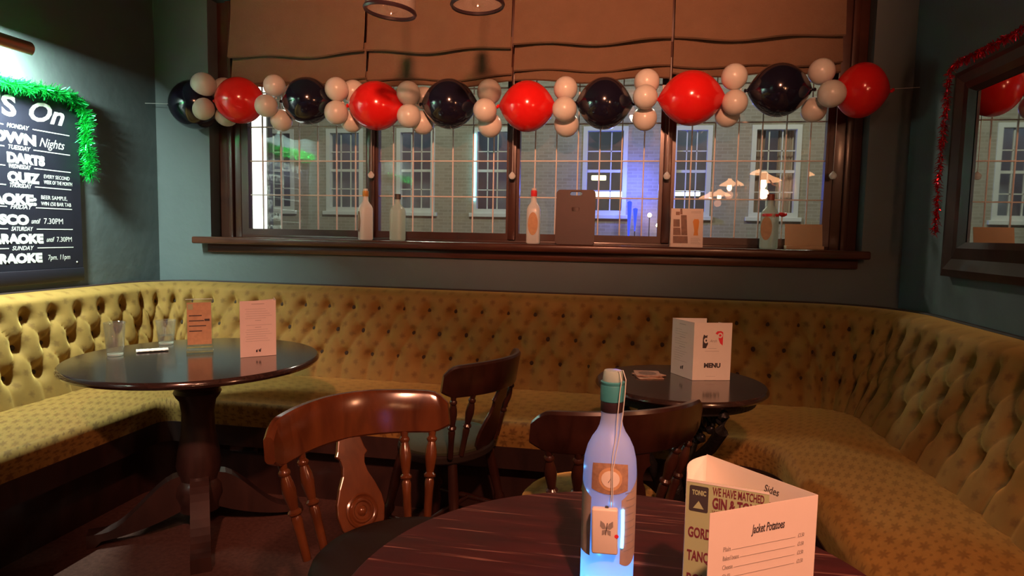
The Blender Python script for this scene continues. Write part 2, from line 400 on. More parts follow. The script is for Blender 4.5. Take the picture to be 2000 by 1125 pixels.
for i, (x0, x1) in enumerate(GL):
    wn = empty('window_%d' % (i+1), ((x0+x1)/2, G, 1.222), kind='structure')
    bm = bmesh.new(); st = .034
    mm = frame_mat((0, G+.02, 0), (1, 0, 0), (0, 0, 1))
    extr([(x0-.022 if i else x0-.046, 1.222), (x1+(.022 if i < 3 else .037), 1.222), (x1+(.022 if i < 3 else .037), 2.30), (x0-.022 if i else x0-.046, 2.30)], .045, mm, bm,
         hole=[(x0, RZ[0]), (x1, RZ[0]), (x1, RZ[-1]), (x0, RZ[-1])])
    obj('casement_frame', bm, 'window_wood', wn, False, True)
    xs = [x0] + [x0+.085+.1215*k for k in range(6)] + [x1]
    for k in range(1, 7):
        obj('lead_came', B((xs[k]-.0035, G-.006, RZ[0]), (xs[k]+.0035, G+.006, RZ[-1]), .002, 1), 'lead', wn, False, True)
    for k in range(1, 5):
        obj('lead_came', B((x0, G-.0065, RZ[k]-.0035), (x1, G+.0065, RZ[k]+.0035), .002, 1), 'lead', wn, False, True)
    for c in range(7):
        for r in range(5):
            xa, xb, za, zb = xs[c], xs[c+1], RZ[r], RZ[r+1]
            key = (round(xb-xa, 4), round(zb-za, 4))
            tilt = Matrix.Rotation(math.radians(random.uniform(-.5, .5)), 4, 'Z') @ Matrix.Rotation(math.radians(random.uniform(-.4, .4)), 4, 'X')
            if key not in pane_cache:
                o = obj('pane', B((-key[0]/2+.001, -.0012, -key[1]/2+.001), (key[0]/2-.001, .0012, key[1]/2-.001)), 'pane', wn, False)
                pane_cache[key] = o.data
            else: o = link('pane', pane_cache[key], wn)
            o.matrix_local = Matrix.Translation(Vector(((xa+xb)/2, G, (za+zb)/2))-wn.location) @ tilt

# ------------------------------------------------------------------ the street outside
bd = empty('brick_building', (-1, 15, 0), 0, 'brick building across the street with white sash windows', 'building')
FX0, FX1, FZ = -16, 12, 8.5
WX = [(-9.15, -8.2), (-7.35, -6.4), (-5.55, -4.60), (-3.67, -2.76), (-1.11, -.11), (.86, 1.71), (2.53, 3.55), (4.7, 5.65), (6.7, 7.65)]
WZ0, WZ1 = 1.72, 3.70
bm = bmesh.new()
prev = FX0
for a, b in WX+[(FX1, FX1)]:
    box(bm, (prev, 15, -.2), (a, 15.3, FZ))
    if a < b: box(bm, (a, 15, -.2), (b, 15.3, WZ0)); box(bm, (a, 15, WZ1), (b, 15.3, FZ))
    prev = b
obj('brick_wall', bm, 'brick', bd, False, True)
obj('dark_interior', B((FX0, 17.5, -.2), (FX1, 17.6, FZ)), 'room_dark', bd, False, True)
for k, (a, b) in enumerate(WX):
    bm = bmesh.new(); fwid = .10
    mm = frame_mat((0, 15.14, 0), (1, 0, 0), (0, 0, 1))
    extr([(a, WZ0), (b, WZ0), (b, WZ1), (a, WZ1)], .16, mm, bm, hole=[(a+fwid, WZ0+fwid), (b-fwid, WZ0+fwid), (b-fwid, WZ1-fwid), (a+fwid, WZ1-fwid)])
    box(bm, (a-.07, 14.92, WZ0-.09), (b+.07, 15.1, WZ0), .01)
    box(bm, (a+fwid, 15.06, (WZ0+WZ1)/2-.03), (b-fwid, 15.12, (WZ0+WZ1)/2+.03))
    pw = (b-a-2*fwid)/3; ph = (WZ1-WZ0-2*fwid)/4
    for c in (1, 2): box(bm, (a+fwid+pw*c-.012, 15.07, WZ0+fwid), (a+fwid+pw*c+.012, 15.11, WZ1-fwid))
    for r in (1, 3): box(bm, (a+fwid, 15.07, WZ0+fwid+ph*r-.012), (b-fwid, 15.11, WZ0+fwid+ph*r+.012))
    wf = obj('sash_window', bm, 'white_paint', bd, False, True)
    for c in range(3):
        for r in range(4):
            key = ('far', round(pw, 3))
            if key not in pane_cache:
                o = obj('pane', B((-pw/2+.012, -.002, -ph/2+.012), (pw/2-.012, .002, ph/2-.012)), 'clear_glass', wf, False); pane_cache[key] = o.data
            else: o = link('pane', pane_cache[key], wf)
            o.location = Vector((a+fwid+pw*(c+.5), 15.09, WZ0+fwid+ph*(r+.5)))-bd.location
    if k == 6:
        for s_ in (0, 1):
            pts = []; bm = bmesh.new(); nn = 16
            xa, xb = (a+.1, a+.34) if s_ == 0 else (b-.42, b-.1)
            va = [bm.verts.new((xa+(xb-xa)*q/nn, 15.3+.03*math.sin(q*1.9), WZ1-.05)) for q in range(nn+1)]
            vb = [bm.verts.new((xa+(xb-xa)*q/nn*(.6 if s_ == 0 else 1), 15.3+.03*math.sin(q*1.9), WZ0+.05)) for q in range(nn+1)]
            for q in range(nn): bm.faces.new((va[q], va[q+1], vb[q+1], vb[q]))
            obj('curtain', bm, 'net_curtain', bd, True, True)
for x_ in (-7, -2.5, 2): lamp('far_room_fill', 'POINT', (x_, 16.3, 4.6), 30, (.8, .9, 1.0), .2)  # fill added to lift the grey rooms behind the far sashes
struct('pavement', B((FX0, D+.3, -.25), (FX1, 15, -.15)), 'asphalt')
tag(obj('cyan_light_strip', B((-3.655, 14.93, 2.0), (-3.60, 14.98, 3.55), .01), 'neon_cyan', None), 'vertical cyan light strip along a sash window across the street', 'light strip')
for k, (x, z0, z1) in enumerate([(-.03, 1.05, 2.0), (.10, 1.35, 1.85)]):
    bm = lathe([(0, 0), (.012, .02), (.05, z1-z0), (0, z1-z0+.02)], 10, (x, 14.6, z0))
    e = empty('blue_light_cone', (x, 14.6, -.15)); obj('lit_cone', bm, 'neon_blue', e, True, True); obj('post', tube([(x, 14.6, -.15), (x, 14.6, z0+.01)], .012, 8), 'cap_dark', e, True, True)
    tag(e, ['tall slim blue light cone on the street outside', 'short slim blue light cone on the street outside'][k], 'light', 'blue light cones outside')
lamp('blue_cone_light', 'POINT', (.05, 14.4, 2.3), 120, (.08, .12, 1.0), .1)
for k, (x, z, lb) in enumerate([(.41, 1.72, 'upper'), (.60, 1.50, 'lower')]):
    e = empty('street_bulb', (x, 14.7, -.15)); obj('bulb', lathe([(0, -.05), (.035, -.03), (.045, 0), (.03, .035), (0, .05)], 10, (x, 14.7, z)), 'bulb_amber', e, True, True); obj('post', tube([(x, 14.7, -.15), (x, 14.7, z-.045)], .012, 8), 'cap_dark', e, True, True)
    tag(e,
        '%s small warm bulb glowing outside beyond the third window' % lb, 'light bulb', 'warm bulbs outside')
for k, (x0, x1, z, mt, lb) in enumerate([(-.95, -.2, 2.26, 'tube_white', 'white tube light behind the third sash window across the street'), (.93, 1.62, 2.30, 'tube_white', 'white tube light behind the fourth sash window across the street'),
                                        (-.98, -.62, 2.66, 'tube_yellow', 'yellowish tube light behind the third sash window across the street')]):
    tag(obj('tube_light', B((x0, 16.2, z-.06), (x1, 16.3, z+.06), .02), mt), lb, 'light', 'lights in the far windows')
sg = empty('lit_panel', (-3.10, 5.0, 0), 0, 'bright white lit panel just outside the leftmost window pane', 'light panel')
obj('panel', B((-3.22, 5.0, .2), (-3.01, 5.05, 2.9)), 'sign_white', sg, False, True)
obj('panel_case', B((-3.26, 5.05, 0), (-2.99, 5.12, 2.95), .01), 'cap_dark', sg, False, True)

# ------------------------------------------------------------------ banquette
bq = empty('banquette', (-.8, 3.3, 0), 0, 'long buttoned gold bench with flowered fabric running round three walls', 'bench')
RL, RR = .35, .47
Y0L, Y0R = .9, .3
def wall_path(step):
    """(point, inward normal, s) along the walls with rounded corners"""
    out = []
    segs = [('l', Vector((XL, Y0L)), Vector((XL, D-RL))), ('a', Vector((XL+RL, D-RL)), RL, PI, PI/2),
            ('l', Vector((XL+RL, D)), Vector((XR-RR, D))), ('a', Vector((XR-RR, D-RR)), RR, PI/2, 0), ('l', Vector((XR, D-RR)), Vector((XR, Y0R)))]
    s0 = 0
    for sg_ in segs:
        if sg_[0] == 'l':
            a, b = sg_[1], sg_[2]; ln = (b-a).length; n = max(2, round(ln/step)); d = (b-a)/ln; nr = Vector((d.y, -d.x))
            for i in range(n): out.append((a+d*ln*i/n, nr, s0+ln*i/n, s0))
            s0 += ln; last = (b, nr)
        else:
            c, R, a0, a1 = sg_[1:]; ln = R*PI/2; n = max(4, round(ln/step))
            for i in range(n):
                an = a0+(a1-a0)*i/n; v = Vector((math.cos(an), math.sin(an))); out.append((c+v*R, -v, s0+ln*i/n, s0))
            s0 += ln
    out.append((last[0], last[1], s0, s0)); return out
PATH = wall_path(.0105); STOT = PATH[-1][2]
S_C1 = (D-RL-Y0L)
DS = STOT/round(STOT/.149); ZR, DZ = .572, .125; NR = 3; SOFF = .03
def smooth(a, b, x): t = max(0, min(1, (x-a)/(b-a))); return t*t*(3-2*t)
def tbase(s): return .235+.075*smooth(S_C1, S_C1+.55, s)
ZB, ZT = .40, .885
def tuft(s, z):
    u = s/DS+SOFF; wv = (z-ZR)/DZ
    if wv < 0: ch = abs(math.sin(PI*u)); pillow = ch**.45; db = math.hypot((u-round(u))*DS, min(0, 0)+(z-ZR))
    elif wv > NR-1:
        uu = u+(NR-1)/2; f = 1-smooth(0, .9, wv-(NR-1)); ch = abs(math.sin(PI*uu)); pillow = 1-(1-ch**.45)*f
        db = math.hypot((uu-round(uu))*DS, z-ZR-(NR-1)*DZ)
    else:
        p, q = u+wv/2, u-wv/2
        pillow = min(abs(math.sin(PI*p)), abs(math.sin(PI*q)))**.5
        pillow = .35*pillow + .65*(abs(math.sin(PI*p))*abs(math.sin(PI*q)))**.38
        db = 9
        for k in range(NR):
            n = round(u-k/2); db = min(db, math.hypot((u-k/2-n)*DS, (wv-k)*DZ))
    dim = 1-math.exp(-(db/.032)**2)
    return .022*pillow + .036*dim
def back_pt(pt, nr, s, z):
    f = (z-ZB)/(ZT-ZB); t = tbase(s)*(1-f)+.115*f
    t += tuft(s, z)-.035
    return pt.x+nr.x*t, pt.y+nr.y*t, z
NV = 58
bm = bmesh.new(); uvl = bm.loops.layers.uv.new('UVMap'); grid = []; uvd = {}
for pt, nr, s, _ in PATH:
    colv = []
    for j in range(NV+1):
        z = ZB+(ZT-ZB)*j/NV; v = bm.verts.new(back_pt(pt, nr, s, z)); uvd[v] = (s, z); colv.append(v)
    xt, yt, _z = back_pt(pt, nr, s, ZT); t_top = (Vector((xt, yt))-pt).length
    for j in range(1, 8):
        an = PI/2*j/7; t = .02+(t_top-.02)*math.cos(an); z = ZT+.045*math.sin(an)
        v = bm.verts.new((pt.x+nr.x*t, pt.y+nr.y*t, z)); uvd[v] = (s, ZT+.08*j/7); colv.append(v)
    v = bm.verts.new((pt.x+nr.x*.005, pt.y+nr.y*.005, ZT+.045)); uvd[v] = (s, ZT+.1); colv.append(v)
    grid.append(colv)
for a, b in zip(grid, grid[1:]):
    for j in range(len(a)-1):
        f = bm.faces.new((a[j], b[j], b[j+1], a[j+1]))
        for lp in f.loops: lp[uvl].uv = uvd[lp.vert]
o = obj('back_cushion', bm, 'gold_fabric', bq, False, True); o.data.polygons.foreach_set('use_smooth', [True]*len(o.data.polygons))
# buttons
bt = None
def path_at(s):
    i = min(range(len(PATH)), key=lambda k: abs(PATH[k][2]-s)); return PATH[i]
for k in range(NR):
    n = 0
    while True:
        s = (n+k/2-SOFF)*DS; n += 1
        if s > STOT-.05: break
        if s < .05: continue
        pt, nr, s_, _ = path_at(s); z = ZR+k*DZ
        x, y, z = back_pt(pt, nr, s_, z)
        if bt is None:
            bmb = lathe([(0, .006), (.008, .0052), (.013, .0025), (.015, -.001), (.011, -.004), (0, -.005)], 12)
            ob = obj('button', bmb, 'shaded_button_cloth', bq); bt = ob.data
        else: ob = link('button', bt, bq)
        ob.location = Vector((x+nr.x*.003, y+nr.y*.003, z))-bq.location
        ob.rotation_euler = Vector((nr.x, nr.y, .3)).to_track_quat('Z', 'Y').to_euler()
# seat: outer edge follows the back, inner edge the front
SXL, SYF, SXR, ZS = -2.135, 2.67, .60, .452
def front_path(n_per):
    """front edge points matched to wall path ids"""
    out = []; c1 = S_C1; a1 = c1+RL*PI/2; c2 = a1+(XR-RR-XL-RL); a2 = c2+RR*PI/2; rl, rr = .06, .16
    for pt, nr, s, _ in PATH[::4]+[PATH[-1]]:
        if s < c1:
            f = s/c1; p = Vector((SXL, Y0L+(SYF-rl-Y0L)*f)); nn = Vector((1, 0))
        elif s < a1:
            an = PI-(s-c1)/(a1-c1)*PI/2; v = Vector((math.cos(an), math.sin(an))); p = Vector((SXL+rl, SYF-rl))+v*rl; nn = -v
        elif s < c2:
            f = (s-a1)/(c2-a1); p = Vector((SXL+rl+(SXR-rr-SXL-rl)*f, SYF)); nn = Vector((0, -1))
        elif s < a2:
            an = PI/2-(s-c2)/(a2-c2)*PI/2; v = Vector((math.cos(an), math.sin(an))); p = Vector((SXR-rr, SYF-rr))+v*rr; nn = -v
        else:
            f = (s-a2)/(STOT-a2); p = Vector((SXR, SYF-rr+(Y0R-SYF+rr)*f)); nn = Vector((1, 0))*-1
        out.append((pt+nr*(tbase(s)-.03), p, nn, s))
    return out
FP = front_path(4)
bm = bmesh.new(); uvl = bm.loops.layers.uv.new('UVMap'); grid = []; uvd = {}
for q, p, nn, s in FP:
    colv = []; w_ = (p-q).length
    for j in range(11):
        f = j/10; c = q.lerp(p, f*.92); crown = .014*math.sin(PI*min(1, f*1.02))
        z = ZS+crown-.004; v = bm.verts.new((c.x, c.y, z)); uvd[v] = (s, f*w_*.92); colv.append(v)
    e = q.lerp(p, .92)
    for j in range(1, 7):
        an = PI/2*j/6; c = e.lerp(p, math.sin(an)); z = ZS-.045+.045*math.cos(an); v = bm.verts.new((c.x, c.y, z)); uvd[v] = (s, w_*.92+.08*j/6); colv.append(v)
    for z in (ZS-.08, ZS-.105):
        v = bm.verts.new((p.x, p.y, z)); uvd[v] = (s, w_+.1+ZS-z); colv.append(v)
    grid.append(colv)
for a, b in zip(grid, grid[1:]):
    for j in range(len(a)-1):
        f = bm.faces.new((a[j], b[j], b[j+1], a[j+1]))
        for lp in f.loops: lp[uvl].uv = uvd[lp.vert]
o = obj('seat_cushion', bm, 'seat_fabric', bq, False, True); o.data.polygons.foreach_set('use_smooth', [True]*len(o.data.polygons))
def strip(rows, mat, name):
    """rows: function (q,p,nn,s)->list of points; skin along the bench"""
    bm = bmesh.new(); g = [[bm.verts.new(v) for v in rows(*r)] for r in FP]
    for a, b in zip(g, g[1:]):
        for j in range(len(a)-1): bm.faces.new((a[j], b[j], b[j+1], a[j+1]))
    return obj(name, bm, mat, bq, True, True)
def at(p, nn, t, z): return (p.x-nn.x*t, p.y-nn.y*t, z)
strip(lambda q, p, nn, s: [at(p, nn, .03, .35), at(p, nn, -.004, .35), at(p, nn, -.004, .255), at(p, nn, .03, .255)], 'dark_wood', 'seat_rail')
strip(lambda q, p, nn, s: [at(p, nn, .09, .35), at(p, nn, .09, 0)], 'dark_wood', 'plinth')
bm = bmesh.new(); g = []
for pt, nr, s, _ in PATH[::3]+[PATH[-1]]:
    g.append([bm.verts.new((pt.x+nr.x*t, pt.y+nr.y*t, z)) for t, z in ((.002, .925), (.022, .925), (.025, .931), (.022, .937), (.002, .937))])
for a, b in zip(g, g[1:]):
    for j in range(4): bm.faces.new((a[j], b[j], b[j+1], a[j+1]))
obj('top_rail', bm, 'rail_wood', bq, True, True)

so = empty('power_socket', (-1.776, SYF+.088, .24), 0, 'dark double power socket on the bench plinth behind the left table', 'socket')
obj('faceplate', B((-.073, -.008, -.043), (.073, .0, .043), .003), 'socket_metal', so)
for x in (-.035, .035):
    sw = obj('switch', B((x-.009, -.013, .012), (x+.009, -.008, .030), .002), 'cap_dark', so)

# ------------------------------------------------------------------ roman blinds
BX = [(-2.345, -1.508), (-1.494, -.667), (-.653, .178), (.192, 1.015)]
BZ = [[2.262, 2.118, 2.112], [2.266, 2.120, 2.090], [2.282, 2.150, 2.098], [2.280, 2.150, 2.112]]
NM = ['leftmost tan roman blind, above the chalkboard end of the window', 'second tan roman blind from the left, behind the hanging glass shades', 'third tan roman blind from the left, over the brown board', 'rightmost tan roman blind, above the flyer and the mirror end of the window']
for i, (x0, x1) in enumerate(BX):
    bl = empty('roman_blind', ((x0+x1)/2, 3.60, 2.6), 0, NM[i], 'blind', 'roman blinds over the window')
    obj('headrail', B((x0, 3.60, 2.58), (x1, 3.64, 2.615), .004), 'window_wood', bl, True, True)
    rnd = random.Random(i)
    for k, (zb, zt, yf) in enumerate([(BZ[i][0], 2.60, 3.565), (BZ[i][1], BZ[i][0]+.06, 3.582), (BZ[i][2], BZ[i][1]+.05, 3.60)]):
        bm = bmesh.new(); nx, nz = 36, 14; ph = rnd.random()*6; rows = []
        for jz in range(nz+1):
            f = jz/nz; row = []
            for ix in range(nx+1):
                u = ix/nx; x = x0+(x1-x0)*u
                sag = (-.012*math.sin(PI*u)+.006*math.sin(3*u*PI+ph)+.003*math.sin(9*u+ph))*(1-f)
                belly = .030*(1-f)**2*(1 if k == 0 else .5)
                ripple = .006*math.sin(7*u+ph+2*f)*(.3+.7*(1-f))+.004*math.sin(15*u+3*f+ph)
                row.append(bm.verts.new((x, yf-belly+ripple*.8, zb+(zt-zb)*f+sag)))
            rows.append(row)
        # rolled under hem
        hem = [bm.verts.new((v.co.x, v.co.y+.022, v.co.z+.010)) for v in rows[0]]; hem0 = [bm.verts.new((v.co.x, v.co.y+.010, v.co.z-.006)) for v in rows[0]]
        rows = [hem, hem0]+rows
        for a, b in zip(rows, rows[1:]):
            for ix in range(nx): bm.faces.new((a[ix], a[ix+1], b[ix+1], b[ix]))
        obj(['cloth_panel', 'cloth_fold', 'cloth_fold'][k], bm, 'blind_cloth', bl, True, True)
CN = ['above the gold capped bottle', 'left of the red capped bottle', 'right of the brown board', 'at the right edge of the window']
for i, (x, z) in enumerate([(-1.497, 1.582), (-.663, 1.580), (.180, 1.583), (1.012, 1.588)]):
    y = 3.615; x += .004
    c = empty('blind_cord', (x, y, z), 0, 'thin blind cord with clear ball pull '+CN[i], 'blind cord', 'blind cords')
    obj('cord', tube([(0, 0, .01), (.002, 0, .3), (0, 0, .62)], .0016, 6), 'line', c)
    obj('ball_pull', lathe([(0, -.020), (.012, -.016), (.0185, -.004), (.0185, .004), (.010, .015), (.004, .022), (0, .023)], 16), 'frost_white', c)

# ------------------------------------------------------------------ balloon garland
def lemon(R, L_):
    pr = [(0, -L_/2-.012), (.006, -L_/2-.010), (.007, -L_/2)]
    n = 22
    for i in range(1, n): 
        t = -1+2*i/n; r = R*(1-abs(t)**2.1)**.80
        pr.append((max(r, .008), t*L_/2))
    pr += [(.007, L_/2), (.006, L_/2+.010), (0, L_/2+.012)]
    return pr
BIG = [('k', -2.505, 3.455, 1.968, .35, .280), ('r', -2.193, 3.41, 1.977, .325, .256), ('k', -1.785, 3.42, 1.970, .328, .255), ('r', -1.383, 3.42, 1.937, .345, .262),
       ('k', -.970, 3.42, 1.941, .333, .262), ('r', -.550, 3.42, 1.922, .325, .262), ('k', -.152, 3.42, 1.931, .315, .262), ('r', .278, 3.42, 1.950, .352, .270),
       ('k', .693, 3.42, 1.982, .325, .256), ('r', 1.064, 3.42, 1.973, .28, .259)]
ORD = ['leftmost', 'second from the left', 'third from the left', 'fourth from the left', 'rightmost']
cnt = {'k': 0, 'r': 0}
for c, x, y, z, L_, Hh in BIG:
    nm = {'k': 'black', 'r': 'red'}[c]
    e = empty('balloon', (x, y, z), 0, 'large glossy %s balloon in the garland, %s of the five %s ones' % (nm, ORD[cnt[c]], nm), 'balloon', 'large %s balloons in the garland' % nm)
    cnt[c] += 1; mt = 'balloon_'+nm
    ax = Matrix.Rotation(math.radians(random.uniform(-3, 3)), 4, 'Y') @ Matrix.Rotation(PI/2, 4, 'Y')
    obj('skin', lathe(lemon(Hh/2, L_-.024), 40, axis=ax), mt, e)
    for sgn in (-1, 1):
        obj('knot', lathe([(0, -.006), (.007, -.004), (.010, .002), (.006, .008), (0, .009)], 10, axis=Matrix.Translation((sgn*(L_/2-.002), 0, 0)) @ ax), mt, e)
WH = [[(-2.41, 3.40, 2.064, 'upper front'), (-2.419, 3.40, 1.935, 'lower front'), (-2.351, 3.505, 2.063, 'upper rear'), (-2.340, 3.505, 1.918, 'lower rear')],
      [(-1.984, 3.42, 2.055, 'uppermost'), (-1.991, 3.345, 1.932, 'middle'), (-1.949, 3.43, 1.868, 'lowest')],
      [(-1.603, 3.40, 2.025, 'upper front'), (-1.606, 3.40, 1.901, 'lower front'), (-1.549, 3.495, 2.031, 'upper rear'), (-1.559, 3.495, 1.869, 'lower rear')],
      [(-1.193, 3.40, 1.996, 'upper front'), (-1.19, 3.40, 1.878, 'lower front'), (-1.140, 3.495, 1.99, 'upper rear'), (-1.145, 3.495, 1.858, 'lower rear')],
      [(-.759, 3.44, 2.004, 'uppermost'), (-.762, 3.355, 1.893, 'middle'), (-.757, 3.46, 1.835, 'lowest')],
      [(-.354, 3.44, 2.012, 'uppermost'), (-.348, 3.355, 1.893, 'middle'), (-.347, 3.46, 1.835, 'lowest')],
      [(.058, 3.455, 2.042, 'uppermost'), (.051, 3.355, 1.947, 'middle'), (.054, 3.455, 1.860, 'lowest')],
      [(.477, 3.40, 2.045, 'uppermost'), (.485, 3.40, 1.922, 'lower front'), (.465, 3.50, 1.880, 'lower rear')],
      [(.882, 3.42, 2.065, 'uppermost'), (.913, 3.345, 1.945, 'middle'), (.868, 3.47, 1.895, 'lowest')]]
pairs = ['the leftmost black and leftmost red balloons', 'the leftmost red and second black balloons', 'the second black and second red balloons', 'the second red and third black balloons',
         'the third black and third red balloons', 'the third red and fourth black balloons', 'the fourth black and fourth red balloons', 'the fourth red and rightmost black balloons', 'the rightmost black and rightmost red balloons']
for gi, cl in enumerate(WH):
    cx = sum(p[0] for p in cl)/len(cl); cz = sum(p[2] for p in cl)/len(cl); cy = 3.43
    for x, y, z, lb in cl:
        R = random.uniform(.059, .064)*(1.07 if gi == 0 else 1)
        e = empty('small_balloon', (x, y, z), 0, 'small cream balloon, %s of the cluster between %s' % (lb, pairs[gi]), 'balloon', 'small cream balloons in the garland')
        pr = [(R*1.02*math.sin(PI*i/16)*(1-.06*(i < 3)), -R*1.04*math.cos(PI*i/16)) for i in range(17)]
        pr[0] = (0, pr[0][1]); pr[-1] = (0, pr[-1][1])
        dirv = Vector((x-cx, y-cy, z-cz)); dirv = dirv.normalized() if dirv.length > .01 else Vector((0, -1, 0))
        ax = dirv.to_track_quat('Z', 'Y').to_matrix().to_4x4()
        obj('skin', lathe(pr, 28, axis=ax), 'balloon_cream', e)
        obj('knot', lathe([(0, -R-.012), (.006, -R-.010), (.004, -R-.002), (0, -R)], 8, axis=ax), 'knot_cream', e)
pts = [(-2.87, 3.50, 1.99)]+[(b[1], b[2], b[3]) for b in BIG]+[(1.35, 3.50, 2.0)]
tag(obj('balloon_line', tube(pts, .0012, 6), 'line'), 'thin nylon line holding up the balloon garland', 'string')

# ------------------------------------------------------------------ bottles and cards on the sill
def square_bottle(x, y, z0, rz, frost, cap, label, lab_mat, h=.29, w_=.072, lab_side=0, cork=True, extra=None):
    e = empty('glass_bottle', (x, y, z0), rz, label, 'bottle', 'bottles on the window sill')
    # rounded-square body that runs into a round neck
    bm = bmesh.new(); seg = 32; rings = []
    prof = [(0, 0, 1), (w_*.44, 0, .5), (w_*.5, .006, .45), (w_*.5, h*.56, .45), (w_*.49, h*.62, .5), (w_*.42, h*.675, .7), (w_*.30, h*.72, .9), (w_*.22, h*.76, 1), (w_*.205, h*.83, 1), (w_*.205, h*.90, 1)]
    for r, z, rd in prof:
        if r == 0: rings.append([bm.verts.new((0, 0, 0))]); continue
        ring = []
        for i in range(seg):
            a = 2*PI*i/seg; ca, sa = math.cos(a), math.sin(a)
            n_ = 2+ (1-rd)*5; k = (abs(ca)**n_+abs(sa)**n_)**(-1/n_)
            ring.append(bm.verts.new((r*k*ca, r*k*sa, z)))
        rings.append(ring)
    for a, b in zip(rings, rings[1:]):
        for i in range(seg):
            j = (i+1) % seg
            if len(a) == 1: bm.faces.new((a[0], b[j], b[i]))
            else: bm.faces.new((a[i], a[j], b[j], b[i]))
    obj('glass_body', bm, frost, e)
    obj('cap_sleeve', lathe([(w_*.22, h*.85), (w_*.235, h*.855), (w_*.235, h*.955), (w_*.215, h*.96), (0, h*.96)], 20), cap, e)
    if cork: obj('stopper', lathe([(0, h*.955), (w_*.17, h*.955), (w_*.18, h*.975), (w_*.17, h), (0, h)], 16), 'frost_white', e)
    if lab_mat:
        lw, lh, lc = w_*.37, h*.21, h*.36
        ov = [(lw*math.cos(2*PI*i/28), lc+lh*math.sin(2*PI*i/28)*.98) for i in range(28)]
        o = obj('label', extr(ov, .0012, frame_mat((0, -w_*.5-.0002, 0), (1, 0, 0), (0, 0, 1))), lab_mat, e)
        ov2 = [(lw*.72*math.cos(2*PI*i/28), lc+lh*.74*math.sin(2*PI*i/28)) for i in range(28)]
        obj('label_centre', extr(ov2, .0006, frame_mat((0, -w_*.5-.0014, 0), (1, 0, 0), (0, 0, 1))), 'label_pale' if lab_mat != 'label_paper' else 'label_paper', o)
    return e
ZSI = 1.206
square_bottle(-1.499, 3.55, ZSI, math.radians(-52), 'frost_white', 'cap_gold', 'pale frosted bottle with gold cap sleeve beside the first mullion', 'label_dark', .292, .076)
square_bottle(-1.307, 3.555, ZSI, math.radians(170), 'frost_green', 'cap_dark', 'plain greenish frosted bottle with dark cap and no label', None, .275, .077, cork=False)
square_bottle(-.523, 3.545, ZSI, math.radians(4), 'frost_white', 'cap_red', 'frosted bottle with red cap and orange oval label left of the brown board', 'label_paper', .302, .074)
b4 = square_bottle(.705, 3.545, ZSI, math.radians(-32), 'frost_green', 'cap_brown', 'frosted bottle with brown cap and red bow at the right of the sill', 'label_paper', .292, .078, cork=False)
for s_ in (-1, 1):
    bm = lathe([(0, -.004), (.012, 0), (.017, .014), (.012, .028), (0, .034)], 12, axis=Matrix.Translation((.058, .02, .17)) @ Matrix.Rotation(s_*1.1, 4, 'X'), sy=.5)
    obj('bow_loop', bm, 'cap_red', b4)
obj('bow_band', lathe([(.043, .165), (.045, .167), (.045, .178), (.043, .180)], 24), 'cap_red', b4)

# brown board with a slotted grip
bo = empty('serving_board', (-.297, 3.56, ZSI), 0, 'dark brown board with a slotted handle standing on the sill', 'board')
W2, H2 = .107, .308
def rr(cx, cz, wx, wz, r, n=8):
    out = []
    for (sx, sz, a0) in ((1, -1, -PI/2), (1, 1, 0), (-1, 1, PI/2), (-1, -1, PI)):
        for i in range(n):
            a = a0+PI/2*i/(n-1); out.append((cx+sx*(wx-r)+r*math.cos(a), cz+sz*(wz-r)+r*math.sin(a)))
    return out
outl = rr(0, .1475, W2, .1475, .018)
outl = [(x, z+(.016*(1-(x/W2)**2) if z > .2 else 0)) for x, z in outl]
tl = Matrix.Rotation(math.radians(-7), 4, 'X')
bm = extr(outl, .012, tl @ frame_mat((0, .006, 0), (1, 0, 0), (0, 0, 1)), hole=rr(0, .279, .033, .0105, .0104))
# split the ring-shaped faces so that the slot stays clean
obj('board', bm, 'menu_board', bo, False)
obj('rear_strut', B((-.02, .035, 0), (.02, .041, .2), .002, mat=Matrix.Rotation(math.radians(6), 4, 'X')), 'menu_board', bo)

fl = empty('flyer', (.293, 3.515, ZSI), math.radians(3), 'folded white flyer with brown photos and a beer glass on the sill', 'flyer')
hw, hh = .082, .203
fm = frame_mat((0, 0, 0), (1, 0, 0), (0, math.sin(math.radians(7)), math.cos(math.radians(7))))
def flat(parent, outline, mat, dz, name, base=fm, th=.0004):
    return obj(name, extr(outline, th, base @ Matrix.Translation((0, 0, dz))), mat, parent, False)
flat(fl, [(-hw, 0), (hw, 0), (hw, hh), (-hw, hh)], 'paper_white', 0, 'front_leaf', th=.0008)
flat(fl, [(-hw, 0), (hw, 0), (hw, hh), (-hw, hh)], 'paper_white', 0, 'rear_leaf', frame_mat((0, .05, 0), (1, 0, 0), (0, math.sin(math.radians(-7)), math.cos(math.radians(-7)))), .0008)
ph_ = [[(-.070, .020), (.006, .020), (.004, .058), (-.070, .058)], [(-.070, .062), (-.030, .062), (-.034, .102), (-.070, .102)], [(-.028, .062), (.003, .062), (-.003, .168), (-.032, .168)], [(-.070, .106), (-.036, .106), (-.038, .146), (-.070, .146)], [(-.058, .168), (-.038, .168), (-.038, .186), (-.058, .186)], [(-.036, .172), (-.024, .172), (-.026, .202), (-.036, .202)]]
for p_ in ph_: flat(fl, p_, 'photo_print', .0009, 'printed_photo')
gl_ = [(.034, .062), (.058, .062), (.056, .085), (.060, .112), (.062, .135), (.058, .148), (.036, .148), (.030, .135), (.034, .112), (.038, .085)]
flat(fl, gl_, 'ink_orange', .0009, 'printed_beer_glass')
for k in range(5): flat(fl, [(.02, .018+.007*k), (.07-.006*(k % 3), .018+.007*k), (.07-.006*(k % 3), .0195+.007*k), (.02, .0195+.007*k)], 'ink_grey', .0009, 'printed_line')
